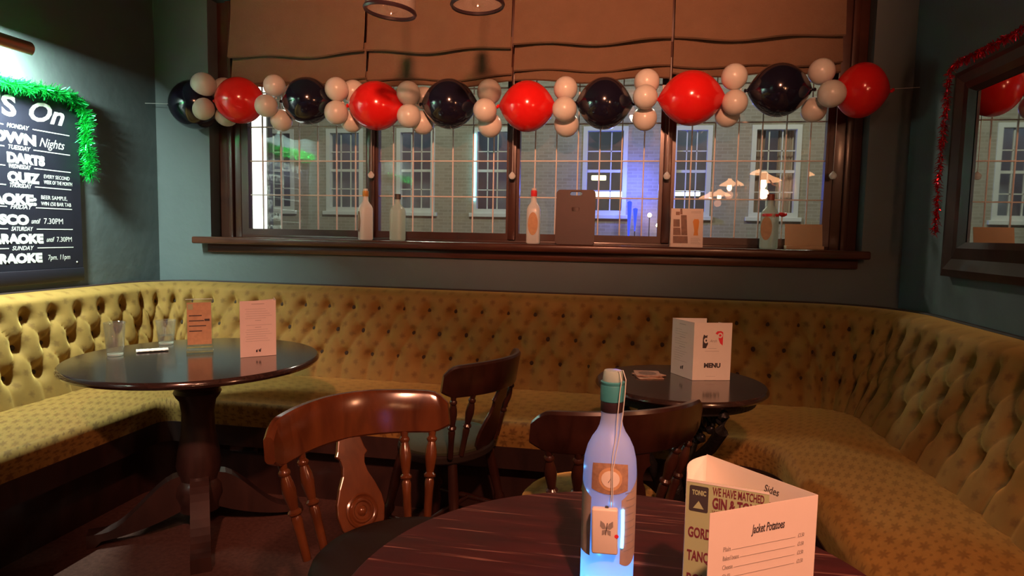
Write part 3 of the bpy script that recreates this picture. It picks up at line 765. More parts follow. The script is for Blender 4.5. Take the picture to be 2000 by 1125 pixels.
for k in range(2): flat(fl, [(.02, .180+.007*k), (.07, .180+.007*k), (.07, .1812+.007*k), (.02, .1812+.007*k)], 'ink_grey', .0009, 'printed_line')
cc = empty('cream_card', (.90, 3.64, ZSI), 0, 'blank cream card leaning in the bottom right corner of the window', 'card')
obj('card_face', B((-.093, -.001, .018), (.093, .001, .135), mat=Matrix.Rotation(math.radians(-12), 4, 'X')), 'card_cream', cc, False)
obj('card_foot', B((-.093, -.03, 0), (.093, .03, .019), .003), 'card_cream', cc)

# ------------------------------------------------------------------ chalkboard, lamp and green tinsel on the left wall
cb = empty('chalkboard', (XL+.012, 2.5, 1.0), 0, 'black chalkboard listing the weekly events in white lettering', 'chalkboard')
CY0, CY1, CZ0, CZ1 = 1.98, 3.005, 1.035, 1.905
obj('board', B((XL+.002, CY0, CZ0), (XL+.018, CY1, CZ1), .002), 'chalkboard', cb, False, True)
bm = bmesh.new()
box(bm, (XL+.002, CY0-.03, .965), (XL+.024, CY1, CZ0), .004); box(bm, (XL+.002, CY0-.03, CZ1), (XL+.026, CY1, CZ1+.03), .004)
box(bm, (XL+.002, CY0-.03, .965), (XL+.026, CY0, CZ1+.03), .004)
obj('frame', bm, 'board_frame', cb, True, True)
obj('corner_screw', lathe([(0, .003), (.004, .002), (.005, 0), (0, -.001)], 10, axis=frame_mat((XL+.018, 2.965, 1.065), (0, 1, 0), (0, 0, 1))), 'chalk', cb, True, True)
CX = XL+.0186; YD, ZD = (0, 1, 0), (0, 0, 1)
def chalk(s, y, z, size, width=None, align='LEFT', shear=0, bold=0): return lettering(s, cb, 'chalk', (CX, y, z), YD, ZD, size, width, align, shear, bold)
chalk("WHAT'S", 2.06, 1.762, .13, .60, bold=.004); chalk('On', 2.70, 1.762, .13, .20, shear=.35, bold=.003)
rows = [('MONDAY', 1.716), ('TUESDAY', 1.617), ('WEDNESDAY', 1.529), ('THURSDAY', 1.440), ('FRIDAY', 1.339), ('SATURDAY', 1.235), ('SUNDAY', 1.143)]
for s, z in rows:
    chalk(s, 2.60, z-.009, .028, .115, shear=.3, bold=.0004)
    obj('chalk_rule', B((CX, 2.735, z-.0022), (CX+.0003, 2.945, z+.0022)), 'chalk', cb, False, True)
    obj('chalk_rule', B((CX, 2.06, z-.0022), (CX+.0003, 2.585, z+.0022)), 'chalk', cb, False, True)
BOLD = .0042
chalk('MOTOWN', 2.33, 1.640, .066, .42, bold=BOLD); chalk('Nights', 2.765, 1.640, .062, .145, shear=.4)
chalk('DARTS', 2.595, 1.548, .060, .20, bold=BOLD)
chalk('QUIZ', 2.595, 1.458, .062, .17, bold=BOLD); chalk('EVERY SECOND', 2.785, 1.487, .026, .15, shear=.1); chalk('WEEK OF THE MONTH', 2.785, 1.459, .026, .165, shear=.1)
chalk('KARAOKE:', 2.36, 1.352, .066, .38, bold=BOLD); chalk('BEER SAMPLE,', 2.765, 1.383, .027, .15); chalk('WIN £50 BAR TAB', 2.765, 1.352, .027, .175)
chalk('DISCO', 2.47, 1.258, .060, .225, bold=BOLD); chalk('until', 2.705, 1.262, .036, .05, shear=.5); chalk('7.30PM', 2.775, 1.262, .040, .11)
chalk('KARAOKE', 2.46, 1.168, .058, .31, bold=BOLD); chalk('until', 2.785, 1.172, .036, .045, shear=.5); chalk('7.30PM', 2.845, 1.172, .036, .09)
chalk('KARAOKE', 2.44, 1.075, .058, .32, bold=BOLD); chalk('7pm. 11pm', 2.79, 1.082, .036, .13, shear=.15)

def tinsel(name, path, mat, label, rad=.04, per_m=2600, seed=1, sag=0):
    rnd = random.Random(seed); path = [Vector(p) for p in path]
    e = empty(name, path[0], 0, label, 'tinsel')
    obj('core_wire', tube(path, .002, 6), 'wire', e, True, True)
    bm = bmesh.new()
    for a, b in zip(path, path[1:]):
        n = int((b-a).length*per_m)
        for _ in range(n):
            p = a.lerp(b, rnd.random()); d = Vector((rnd.gauss(0, 1), rnd.gauss(0, 1), rnd.gauss(0, 1))).normalized()
            L_ = rad*rnd.uniform(.5, 1.05); sd = d.cross(Vector((rnd.random(), rnd.random(), rnd.random()))).normalized()*rnd.uniform(.0010, .0026)
            cur = d.cross(sd).normalized()*L_*rnd.uniform(-.4, .4)
            m_ = p+d*L_*.55; q = p+d*L_+cur-Vector((0, 0, .006))
            v = [bm.verts.new((min(max(x.x, XL+.022), XR-.003), x.y, x.z)) for x in (p-sd, p+sd, m_+sd, m_-sd, q+sd*.6, q-sd*.6)]
            bm.faces.new((v[0], v[1], v[2], v[3])); bm.faces.new((v[3], v[2], v[4], v[5]))
    o = obj('tinsel_strands', bm, mat, e, False, True); o['kind'] = 'stuff'
    return e
tx = XL+.052
tinsel('tinsel_garland', [(tx, 2.0, 1.905), (tx, 2.3, 1.91), (tx, 2.6, 1.90), (tx, 2.75, 1.91), (tx, 2.90, 1.915), (tx-.01, 2.985, 1.89), (tx, 3.015, 1.845), (tx, 3.02, 1.7), (tx, 3.03, 1.6), (tx, 3.03, 1.51)], 'tinsel_green',
       'shiny green tinsel garland draped over the top right corner of the chalkboard', .052, 4200, 3)
# picture lights over the boards
def picture_light(yc, label, power):
    """yc: middle of the lamp along the left wall"""
    pl = empty('picture_light', (XL, yc, 2.05), 0, label, 'lamp', 'picture lights on the left wall')
    LX, LZ, LY0, LY1 = XL+.22, 2.035, yc-.255, yc+.255
    bm = bmesh.new(); n = 18; ring = []
    for y in (LY0, LY1):
        ring.append([bm.verts.new((LX+.032*math.cos(a), y, LZ+.032*math.sin(a))) for a in [math.radians(-62+235*i/n) for i in range(n+1)]])
    for i in range(n): bm.faces.new((ring[0][i], ring[0][i+1], ring[1][i+1], ring[1][i]))
    bm.faces.new(ring[0]); bm.faces.new(ring[1][::-1])
    o = obj('shade', bm, 'brass', pl, True, True); md = o.modifiers.new('sol', 'SOLIDIFY'); md.thickness = .002
    obj('arm', tube([(XL+.005, yc, 2.11), (XL+.08, yc, 2.125), (XL+.16, yc, 2.10), (LX, yc, LZ+.033)], .006, 8), 'brass', pl, True, True)
    obj('wall_plate', B((XL+.001, yc-.05, 2.08), (XL+.010, yc+.05, 2.14), .003), 'brass', pl, True, True)
    obj('light_tube', tube([(LX, LY0+.03, LZ+.004), (LX, LY1-.03, LZ+.004)], .011, 10), 'led_tube', pl, True, True)
    la = lamp('picture_light_beam', 'AREA', (LX-.004, yc, LZ-.012), power, LED, .03, (XL, yc, 1.0), size_y=.46)
    la.rotation_euler = Vector((-.95, 0, -1)).to_track_quat('-Z', 'X').to_euler()
picture_light(2.285, 'lit picture light with a rosy metal shade above the chalkboard', 95)
picture_light(-.35, 'lit picture light over the bare wall further along the left side', 22)
tinsel('tinsel_garland', [(tx, -.75, 1.87), (tx, -.4, 1.865), (tx, -.05, 1.875)], 'tinsel_green', 'short green tinsel garland under the further picture light', .055, 2600, 8)

# ------------------------------------------------------------------ mirror and red tinsel on the right wall
mi = empty('wall_mirror', (XR, 2.45, 1.1), 0, 'dark framed mirror on the right wall reflecting the window', 'mirror')
MY0, MY1, MZ0, MZ1, FWd = 1.75, 3.09, 1.115, 1.965, .145
bm = bmesh.new(); steps = [(0, .0), (.0, .035), (.03, .042), (.075, .03), (.12, .034), (.145, .012)]
for (d0, h0), (d1, h1) in zip(steps, steps[1:]):
    c0 = [(MY0+d0, MZ0+d0), (MY1-d0, MZ0+d0), (MY1-d0, MZ1-d0*.7), (MY0+d0, MZ1-d0*.7)]; c1 = [(MY0+d1, MZ0+d1), (MY1-d1, MZ0+d1), (MY1-d1, MZ1-d1*.7), (MY0+d1, MZ1-d1*.7)]
    for i in range(4):
        j = (i+1) % 4; quad(bm, [(XR-h0, *c0[i]), (XR-h0, *c0[j]), (XR-h1, *c1[j]), (XR-h1, *c1[i])])
bmesh.ops.remove_doubles(bm, verts=bm.verts, dist=1e-5)
obj('frame', bm, 'dark_wood', mi, False, True)
obj('mirror_glass', B((XR-.010, MY0+FWd-.01, MZ0+FWd-.01), (XR-.004, MY1-FWd+.01, MZ1-FWd*.7+.01)), 'mirror', mi, False, True)
rx = XR-.06
tinsel('tinsel_garland', [(rx, 1.8, 1.99), (rx, 2.3, 2.0), (rx, 2.75, 1.99), (rx, 3.02, 1.995), (rx, 3.085, 1.97), (rx, 3.09, 1.85), (rx, 3.10, 1.75), (rx, 3.105, 1.6), (rx, 3.115, 1.5), (rx, 3.105, 1.38), (rx, 3.11, 1.29)], 'tinsel_red',
       'thin red tinsel garland hung along the mirror frame', .024, 1000, 5)

# ------------------------------------------------------------------ wall lights on the right wall (seen in the window glass)
def wall_light(y, z, label, k, power):
    x = XR-.15
    e = empty('wall_light', (XR, y, z), 0, label, 'lamp', 'wall lights on the right wall')
    obj('wall_plate', lathe([(0, 0), (.045, 0), (.045, .008), (.03, .016), (0, .018)], 20, axis=frame_mat((0, 0, -.06), (0, 1, 0), (0, 0, 1)) @ Matrix.Rotation(PI, 4, 'Y')), 'brass', e)
    obj('arm', tube([(-.01, 0, -.06), (-.06, 0, -.05), (-.11, 0, .02), (-.15, 0, .10), (-.15, 0, .075)], .007, 8), 'brass', e)
    obj('shade', lathe([(.028*k, .075), (.035*k, .06), (.075*k, .035), (.14*k, .008), (.165*k, -.012), (.162*k, -.016), (.135*k, .002), (.07*k, .028), (.03*k, .05)], 28, (-.15, 0, 0)), 'lamp_glow', e)
    obj('bulb', lathe([(0, -.085), (.02, -.075), (.032, -.045), (.024, -.01), (.015, .02), (0, .03)], 16, (-.15, 0, 0)), 'bulb_glow', e)
    lamp('wall_light_glow', 'POINT', (x, y, z-.13), power, WARM, .05)
wall_light(1.0, 1.84, 'warm wall light with a flared shade above the right bench', 1.0, 12)
wall_light(-2.2, 1.80, 'warm wall light furthest along the right wall', 1.0, .5)
wall_light(-1.25, 1.88, 'warm wall light midway along the right wall', .75, .5)

# ------------------------------------------------------------------ hanging glass shades
for i, (x, y, z, tx_) in enumerate([(-.955, 2.5, 2.118, .10), (-.603, 2.5, 2.128, -.03)]):
    e = empty('pendant_shade', (x, y, z), 0, ['clear glass pendant shade hanging at the top, the left one of two', 'clear glass pendant shade hanging at the top, the right one of two'][i], 'lamp', 'unlit glass pendant shades')
    tl = Matrix.Rotation(tx_, 4, 'Y')
    sh = obj('glass_dome', lathe([(.099, 0), (.100, .01), (.096, .05), (.082, .10), (.05, .14), (.025, .16), (.025, .19)], 36, axis=tl), 'shade_glass', e)
    obj('rim', lathe([(.094, -.006), (.101, -.008), (.105, 0), (.102, .008), (.096, .006), (.094, -.006)], 36, axis=tl), 'foil_dark', e)
    obj('lamp_holder', lathe([(0, .13), (.02, .13), (.027, .15), (.027, .21), (.012, .23), (0, .23)], 16, axis=tl), 'cap_dark', e)
    obj('bulb', lathe([(0, .035), (.02, .045), (.03, .075), (.02, .11), (.012, .13), (0, .13)], 16, axis=tl), 'clear_glass', e)
    obj('flex', tube([(.22*math.sin(tx_), 0, .22), (.01, 0, .4), (0, 0, ZC-z)], .004, 6), 'cap_dark', e)
    obj('ceiling_rose', lathe([(0, -.03), (.03, -.028), (.05, -.005), (.05, 0), (0, 0)], 20, (0, 0, ZC-z)), 'cap_dark', e)

# ------------------------------------------------------------------ tables
def tabletop(e, r, z, th, mat, seg=72):
    prof = [(0, z-th), (r-.02, z-th), (r-.006, z-th+.004), (r, z-th*.55), (r-.002, z-.006), (r-.008, z), (0, z)]
    return obj('tabletop', lathe(prof, seg), mat, e)
def s_foot(bm_, ang, r0, r1, h0, w_):
    """one splayed S-curved plank foot"""
    top = []; bot = []; n = 14
    for i in range(n+1):
        t = i/n; r = r0+(r1-r0)*t
        zt = h0*(1-smooth(.05, .85, t))+.055; zb = .022+ (h0*.45)*(1-t)**2*(1 if t < .92 else 1)
        if t > .86: zb = 0
        top.append((r, zt)); bot.append((r, zb))
    return extr(top+bot[::-1], w_, Matrix.Rotation(ang, 4, 'Z') @ frame_mat((0, w_/2, 0), (1, 0, 0), (0, 0, 1)), bm_)
lt = empty('round_table', (-1.735, 2.37, 0), 0, 'dark round pedestal table at the left with menu and empty glasses', 'table', 'round pub tables')
tabletop(lt, .482, .73, .030, 'dark_table')
obj('column', lathe([(0, .70), (.13, .70), (.13, .68), (.085, .665), (.09, .64), (.105, .62), (.085, .60), (.092, .585), (.085, .57), (.07, .55), (.062, .50), (.065, .42), (.08, .34), (.088, .28), (.075, .22), (.09, .20), (.095, .16), (.08, .12), (.08, .09), (0, .09)], 36), 'dark_wood', lt)
for k in range(4): obj('foot', s_foot(None, math.radians(216+90*k), .05, .40, .19, .07), 'dark_wood', lt, False)
rtb = empty('round_table', (.196, 2.385, 0), 0, 'small dark round table with ornate iron base and MENU card', 'table', 'round pub tables')
tabletop(rtb, .303, .74, .026, 'dark_table')
obj('column', lathe([(0, .715), (.10, .715), (.10, .70), (.04, .68), (.03, .62), (.045, .57), (.03, .52), (.028, .40), (.05, .36), (.05, .30), (.03, .26), (.045, .2), (.045, .14), (0, .13)], 28), 'cast_iron', rtb)
for k in range(3):
    a = math.radians(-62+120*k); ca, sa = math.cos(a), math.sin(a)
    def P(r, z, t=0): return (r*ca-t*sa, r*sa+t*ca, z)
    leg = obj('leg', tube([P(.24, .712), P(.262, .68), P(.255, .63), P(.20, .56), P(.13, .50), P(.085, .42), P(.07, .33), P(.085, .24), P(.15, .16), P(.23, .09), P(.30, .03), P(.33, .015)], [.014, .019, .022, .022, .02, .02, .022, .022, .02, .019, .02, .014], 10), 'cast_iron', rtb)
    for (rc, zc, R0) in ((.165, .635, .045), (.12, .57, .03), (.205, .665, .028), (.15, .22, .035)):
        pts = [P(rc+R0*(1-i/26)*math.cos(i*.42), zc+R0*(1-i/26)*math.sin(i*.42)) for i in range(22)]
        obj('scroll', tube(pts, .008, 8), 'cast_iron', leg)
    for q in range(3):
        obj('leaf_boss', lathe([(0, -.02), (.012, -.012), (.017, 0), (.010, .014), (0, .02)], 10, axis=Matrix.Translation(P(.245-.05*q, .665-.045*q)) @ Matrix.Rotation(a, 4, 'Z') @ Matrix.Rotation(.8, 4, 'Y')), 'cast_iron', leg)
obj('apron_ring', lathe([(.252, .714), (.262, .714), (.262, .685), (.252, .685), (.252, .714)], 48), 'cast_iron', rtb)
ft = empty('round_table', (.010, .893, 0), 0, 'reddish scratched wooden round table in the foreground with the glowing bottle', 'table', 'round pub tables')
tabletop(ft, .413, .74, .026, 'red_table', 96)
obj('column', lathe([(0, .714), (.12, .714), (.12, .70), (.05, .68), (.055, .55), (.07, .40), (.055, .25), (.075, .18), (.07, .10), (0, .10)], 28), 'dark_wood', ft)
for k in range(4): obj('foot', s_foot(None, math.radians(45+90*k), .04, .34, .16, .06), 'dark_wood', ft, False)

# ------------------------------------------------------------------ chairs
def bow(x, wd=.265, dp=.125): return dp*(abs(x)/wd)**2
def turned(p0, p1, rs, seg=14, bm=None):
    p0 = Vector(p0); p1 = Vector(p1); d = p1-p0; L_ = d.length
    ax = d.to_track_quat('Z', 'Y').to_matrix().to_4x4(); ax.translation = p0
    return lathe([(0, 0)]+[(r, t*L_) for r, t in rs]+[(0, L_)], seg, axis=ax, bm=bm)
SP = [(.011, 0), (.012, .30), (.014, .42), (.011, .455), (.017, .48), (.017, .50), (.011, .525), (.014, .60), (.0175, .70), (.016, .78), (.011, .86), (.015, .885), (.015, .905), (.010, .93), (.012, 1)]
LEGP = [(.014, 0), (.018, .10), (.022, .3), (.018, .42), (.024, .45), (.024, .48), (.017, .51), (.021, .7), (.019, 1)]
def make_chair(loc, facing, label, wd='chair_wood', pad=None, sc=1):
    """captain's chair; local +y is the way the sitter faces"""
    fx, fy = facing; rz = math.atan2(fy, fx)-PI/2
    e = empty('captains_chair', (loc[0], loc[1], 0), rz, label, 'chair', 'wooden captain chairs')
    e.scale = (sc, sc, 1)
    ZTOP, HC = .808, .122; lean = .05
    # crest rail: curved slab with curled ends
    n = 40; bm = bmesh.new(); secs = []
    for i in range(n+1):
        u = -1+2*i/n; x = .262*u; y = -.275+bow(x)
        edge = abs(u)
        zt = ZTOP-.012*edge**2-(.030*max(0, (edge-.86)/.14)**2)
        zb = ZTOP-HC-.004+(.004*(1-edge))+(.022*max(0, (edge-.84)/.16)**1.5)
        if edge > .80 and edge < .9: zb += .0
        nx, ny = -2*.125*x/.265**2, 1; nl = math.hypot(nx, ny); nx /= nl; ny /= nl
        th = .013
        sec = []
        for (s_, z) in ((-1, zb+.006), (-.6, zb), (.6, zb), (1, zb+.006), (1, (zb+zt)/2), (1, zt-.008), (.5, zt), (-.5, zt), (-1, zt-.008), (-1, (zb+zt)/2)):
            f = (z-(ZTOP-HC))/HC
            sec.append(bm.verts.new((x+nx*th*s_, y+ny*th*s_-.022*f, z)))
        secs.append(sec)
    for a, b in zip(secs, secs[1:]):
        for k in range(10): bm.faces.new((a[k], a[(k+1) % 10], b[(k+1) % 10], b[k]))
    bm.faces.new(secs[0]); bm.faces.new(secs[-1][::-1])
    obj('crest_rail', bm, wd, e)
    for x in (-.222, -.155, .155, .222):
        obj('spindle', turned((x*.80, -.175+.35*bow(x), .445), (x, -.275+bow(x), ZTOP-HC+.004), SP), wd, e)
    # splat with roundel
    half = [(.045, 0), (.062, .025), (.070, .060), (.067, .092), (.053, .130), (.038, .160), (.033, .185), (.037, .205), (.048, .214), (.041, .228), (.034, .255), (.034, .275)]
    outl = [(x, z) for x, z in half]+[(-x, z) for x, z in half[::-1]]
    p0 = Vector((0, -.178, .445)); p1 = Vector((0, -.275, ZTOP-HC+.006)); zd = (p1-p0).normalized()
    fmz = frame_mat(p0, (-1, 0, 0), zd)      # local z faces the sitter (+y)
    fmz = fmz @ Matrix.Translation((0, 0, -.007))
    spl = obj('splat', extr(outl, .014, fmz), wd, e, False)
    md = spl.modifiers.new('bev', 'BEVEL'); md.width = .003; md.segments = 2
    for (dz) in (.0138,):
        bmr = lathe([(.046, 0), (.0465, .004), (.042, .006), (.038, .002), (.034, .001), (.030, .005), (.026, .005), (.022, .001), (.015, .001), (.012, .006), (.006, .010), (0, .011)], 32, axis=fmz @ Matrix.Translation((0, .062, dz)))
        obj('roundel', bmr, wd, spl)
    # seat
    sp = [(.205*(1+.0)*math.cos(a)*(1.08-.05*math.sin(a)), .195*math.sin(a)) for a in [2*PI*i/40 for i in range(40)]]
    bm = extr(sp, .035, Matrix.Translation((0, 0, .412)))
    o = obj('seat', bm, 'dark_seat', e); md = o.modifiers.new('bev', 'BEVEL'); md.width = .008; md.segments = 2
    bm = bmesh.new(); uvl = bm.loops.layers.uv.new('UVMap')
    if not pad: pad = 'dark_seat'
    rings = []
    for q, (k, z) in enumerate([(.96, .447), (.97, .457), (.90, .472), (.70, .482), (.4, .487)]): rings.append([bm.verts.new((x*k, y*k, z)) for x, y in sp])
    ctr = bm.verts.new((0, 0, .488))
    for a, b in zip(rings, rings[1:]):
        for i in range(40): bm.faces.new((a[i], a[(i+1) % 40], b[(i+1) % 40], b[i]))
    for i in range(40): bm.faces.new((rings[-1][i], rings[-1][(i+1) % 40], ctr))
    for f in bm.faces:
        for lp in f.loops: lp[uvl].uv = (lp.vert.co.x, lp.vert.co.y)
    obj('seat_pad', bm, pad, e)
    feet = {}
    for sx in (-1, 1):
        for sy in (-1, 1):
            a, b = Vector((sx*.205, sy*.20, 0)), Vector((sx*.135, sy*.125, .415)); feet[(sx, sy)] = (a, b)
            obj('leg', turned(a, b, LEGP), wd, e)
    for sx in (-1, 1):
        a = feet[(sx, -1)][0].lerp(feet[(sx, -1)][1], .38); b = feet[(sx, 1)][0].lerp(feet[(sx, 1)][1], .38)
        obj('stretcher', turned(a, b, [(.008, 0), (.013, .5), (.008, 1)]), wd, e)
    a = (feet[(-1, -1)][0].lerp(feet[(-1, -1)][1], .38)+feet[(-1, 1)][0].lerp(feet[(-1, 1)][1], .38))/2
    obj('stretcher', turned(a, Vector((-a.x, a.y, a.z)), [(.008, 0), (.013, .5), (.008, 1)]), wd, e)
    return e
make_chair((-.535, 1.485), (.783, -.62), 'brown wooden chair facing the foreground table, roundel on its splat')
make_chair((-.685, 2.42), (-.945, .327), 'shaded wooden chair turned towards the bench, between the left table and right table', 'chair_wood_shaded', 'green_pad', .93)
make_chair((-.095, 1.955), (-.50, .866), 'shaded wooden chair drawn up to the small round table, behind the glowing bottle', 'chair_wood_shaded', 'seat_fabric')

# ------------------------------------------------------------------ paper menus
def panel(parent, a, b, z0, z1, mat, name='panel', th=.0006, lean=0):
    """upright paper leaf from plan point a to b (world)"""
    bm = bmesh.new(); a = Vector(a); b = Vector(b); d = (b-a).normalized(); n = Vector((d.y, -d.x))*th
    pts = [(a.x, a.y), (b.x, b.y), (b.x+n.x, b.y+n.y), (a.x+n.x, a.y+n.y)]
    lo = [bm.verts.new((x, y, z0)) for x, y in pts]; hi = [bm.verts.new((x, y, z1)) for x, y in pts]
    for i in range(4): j = (i+1) % 4; bm.faces.new((lo[i], lo[j], hi[j], hi[i]))
    bm.faces.new(lo[::-1]); bm.faces.new(hi); return obj(name, bm, mat, parent, False, True)
def printer(parent, a, b, z0, th=.0006):
    """returns put(kind...) in panel coordinates: u metres from a towards b, v metres above z0, on the n side facing the camera"""
    a = Vector(a); b = Vector(b); d = (b-a).normalized(); n = Vector((d.y, -d.x))
    def pos(u, v): return (a.x+d.x*u+n.x*(th+.0002), a.y+d.y*u+n.y*(th+.0002), z0+v)
    def text(s, u, v, size, mat='ink', **k): return lettering(s, parent, mat, pos(u, v), (d.x, d.y, 0), (0, 0, 1), size, **k)
    def shape(outl, mat, name='print', lift=0):
        o_ = pos(0, 0); o_ = (o_[0]+n.x*lift, o_[1]+n.y*lift, o_[2])
        return obj(name, extr(outl, .0002, frame_mat(o_, (d.x, d.y, 0), (0, 0, 1))), mat, parent, False, True)
    def rule(u0, u1, v, h=.0009, mat='ink_grey'): return shape([(u0, v-h/2), (u1, v-h/2), (u1, v+h/2), (u0, v+h/2)], mat, 'printed_line')
    return text, shape, rule
# MENU card on the small table
zt = .741
m2 = empty('menu_card', (.27, 2.45, zt), 0, 'folded white card reading MENU on the small round table', 'menu', 'paper menus')
A_, B_, C_, D_ = (.172, 2.526), (.241, 2.410), (.377, 2.447), (.300, 2.555)
p1_ = panel(m2, A_, B_, zt, zt+.211, 'paper_white'); p2_ = panel(m2, B_, C_, zt, zt+.211, 'paper_white'); p3_ = panel(m2, D_, A_, zt, zt+.211, 'paper_white')
panel(m2, C_, (.335, 2.50), zt, zt+.205, 'paper_white')
text, shape, rule = printer(p2_, B_, C_, zt)
text('MENU', .072, .047, .0225, align='CENTER', bold=.0012, width=.062)
def circ(cx, cy, r, n=20, r2=None): return [(cx+r*math.cos(2*PI*i/n), cy+(r2 or r)*math.sin(2*PI*i/n)) for i in range(n)]
shape([(.033, .118), (.046, .118), (.053, .134), (.048, .150), (.050, .166), (.043, .163), (.036, .168), (.033, .155)], 'ink', 'black_emblem')
shape(circ(.0445, .146, .0075, r2=.010), 'paper_white', 'emblem_eye', .0002); shape(circ(.0455, .146, .003, r2=.004), 'ink', 'emblem_pupil', .0004)
shape([(.108, .128), (.108, .176), (.100, .181), (.086, .180), (.079, .172), (.090, .166), (.092, .150), (.098, .136)], 'ink_red', 'red_emblem')
shape(circ(.097, .165, .0095), 'paper_white', 'emblem_eye', .0002); shape(circ(.097, .165, .0045), 'ink_red', 'emblem_pupil', .0004)
text('Arch', .072, .140, .014, 'ink_grey', align='CENTER', shear=.3, width=.026)
rule(.054, .085, .117); rule(.042, .095, .107); rule(.050, .085, .014, .0006)
text, shape, rule = printer(p1_, A_, B_, zt)
rule(.045, .085, .196, .0014)
for k in range(14):
    if k in (3, 7): rule(.05, .085, .175-.009*k, .0012)
    else: rule(.02, .06+.012*(k*7 % 4), .175-.009*k, .0007)
shape([(.060, .028), (.067, .028), (.067, .040), (.060, .037)], 'ink', 'small_emblem'); shape([(.070, .030), (.076, .028), (.078, .044), (.070, .040)], 'ink', 'small_emblem')
# left table menu
zt = .731
m1 = empty('menu_card', (-1.49, 2.44, zt), 0, 'pinkish paper menu standing on the left table', 'menu', 'paper menus')
A_, B_, C_ = (-1.552, 2.392), (-1.447, 2.485), (-1.50, 2.56)
p1_ = panel(m1, A_, B_, zt, zt+.232, 'paper_pink'); panel(m1, B_, C_, zt, zt+.236, 'paper_pink'); panel(m1, C_, A_, zt, zt+.228, 'paper_pink')
text, shape, rule = printer(p1_, A_, B_, zt)
rule(.045, .095, .219, .0016)
for k in range(15):
    if k in (5, 8): rule(.058, .082, .198-.0095*k, .0014)
    elif k != 6: rule(.02+.004*(k % 2), .10+.008*(k*5 % 4), .198-.0095*k, .0008)
shape([(.060, .018), (.067, .018), (.067, .030), (.060, .026)], 'ink', 'small_emblem'); shape([(.071, .020), (.079, .018), (.081, .035), (.075, .028), (.071, .031)], 'ink', 'small_emblem')
# clear stand with a leaflet, left table
cs = empty('menu_stand', (-1.80, 2.48, zt), math.radians(36), 'clear acrylic stand holding a see-through brown leaflet on the left table', 'menu stand')
tl = Matrix.Rotation(math.radians(-4), 4, 'X')
obj('acrylic_sheet', B((-.052, -.002, .012), (.052, .002, .222), .001, mat=tl), 'acrylic', cs, False)
obj('acrylic_foot', B((-.052, -.045, 0), (.052, .045, .012), .003), 'acrylic', cs)
lf = obj('leaflet', B((-.047, -.0035, .028), (.047, -.0025, .208), mat=tl), 'label_paper', cs, False)
obj('leaflet_badge', B((-.044, -.0042, .178), (-.024, -.0036, .202), mat=tl), 'paper_green', lf, False)
for k in range(4): obj('printed_line', B((-.040, -.0042, .150-.022*k), (.01+.008*(k % 3), -.0036, .154-.022*k), mat=tl), 'ink', lf, False)
obj('printed_mark', B((.020, -.0042, .128), (.040, -.0036, .137), mat=tl), 'ink', lf, False)
obj('top_edge', B((-.052, -.0025, .2215), (.052, .0025, .2235), mat=tl), 'frost_white', cs, False)
# tumblers
def tumbler(x, y, r0, r1, h, label, rings_=0):
    e = empty('tumbler', (x, y, .731), 0, label, 'glass', 'empty tumblers on the left table')
    th = .003
    obj('glass', lathe([(0, 0), (r0*.9, 0), (r0, .004), (r1, h), (r1-th*.5, h+.001), (r1-th, h), (r0-th, .012), (0, .010)], 32), 'tumbler_glass', e)
    obj('thick_base', lathe([(0, .001), (r0*.93, .001), (r0*.95, .008), (0, .009)], 24), 'frost_white', e)
    for k in range(rings_): obj('water_band', lathe([(r0+(r1-r0)*(.35+.2*k)-.004, h*(.35+.2*k)), (r0+(r1-r0)*(.38+.2*k)-.004, h*(.38+.2*k)), (0, h*(.38+.2*k))], 24), 'clear_glass', e)
    return e
tumbler(-2.055, 2.30, .031, .040, .135, 'tall clear empty tumbler at the left side of the left table')
tumbler(-2.045, 2.585, .032, .042, .108, 'short clear tumbler at the back of the left table, near the clear stand', 1)
bm = bmesh.new(); nn = 14; g = []
for i in range(nn+1):
    g.append([bm.verts.new((-.06+.12*i/nn, -.03+.06*j/6, .004+.009*abs(math.sin(i*1.3+j*.8))*(.4+.6*math.sin(j*1.1)**2))) for j in range(7)])
for a, b in zip(g, g[1:]):
    for j in range(6): bm.faces.new((a[j], b[j], b[j+1], a[j+1]))
o = obj('crumpled_napkin', bm, 'paper_white'); o.location = (-1.985, 2.425, .731); o.rotation_euler = (0, 0, .7); o.scale = (1, 1, .6)
md = o.modifiers.new('s', 'SOLIDIFY'); md.thickness = .003
tag(o, 'crumpled pale napkin between the two tumblers on the left table', 'napkin')
# beer mats on the small table
for k, (x, y, z, r_, lb) in enumerate([(.085, 2.43, .741, .25, 'bottom brown beer mat of the pile left of the MENU card'), (.088, 2.452, .7435, .75, 'middle brown beer mat of the pile left of the MENU card'), (.082, 2.458, .746, .1, 'top brown beer mat of the pile left of the MENU card')]):
    e = empty('beer_mat', (x, y, z), r_, lb, 'beer mat', 'beer mats on the small table')
    obj('card', extr(rr(0, 0, .047, .047, .008), .0018), 'beermat', e, False)
    obj('print', extr(circ(0, 0, .033, 24), .0003, Matrix.Translation((0, 0, .0018))), 'label_dark', e, False)
# front menu with the green leaflet
zt = .741; zh = .219
mf = empty('menu_card', (.16, .82, zt), 0, 'large open folded menu with Jacket Potatoes panel on the foreground table', 'menu', 'paper menus')
P1, P3, P4 = (.1155, .915), (.2285, .797), (.0960, .715)
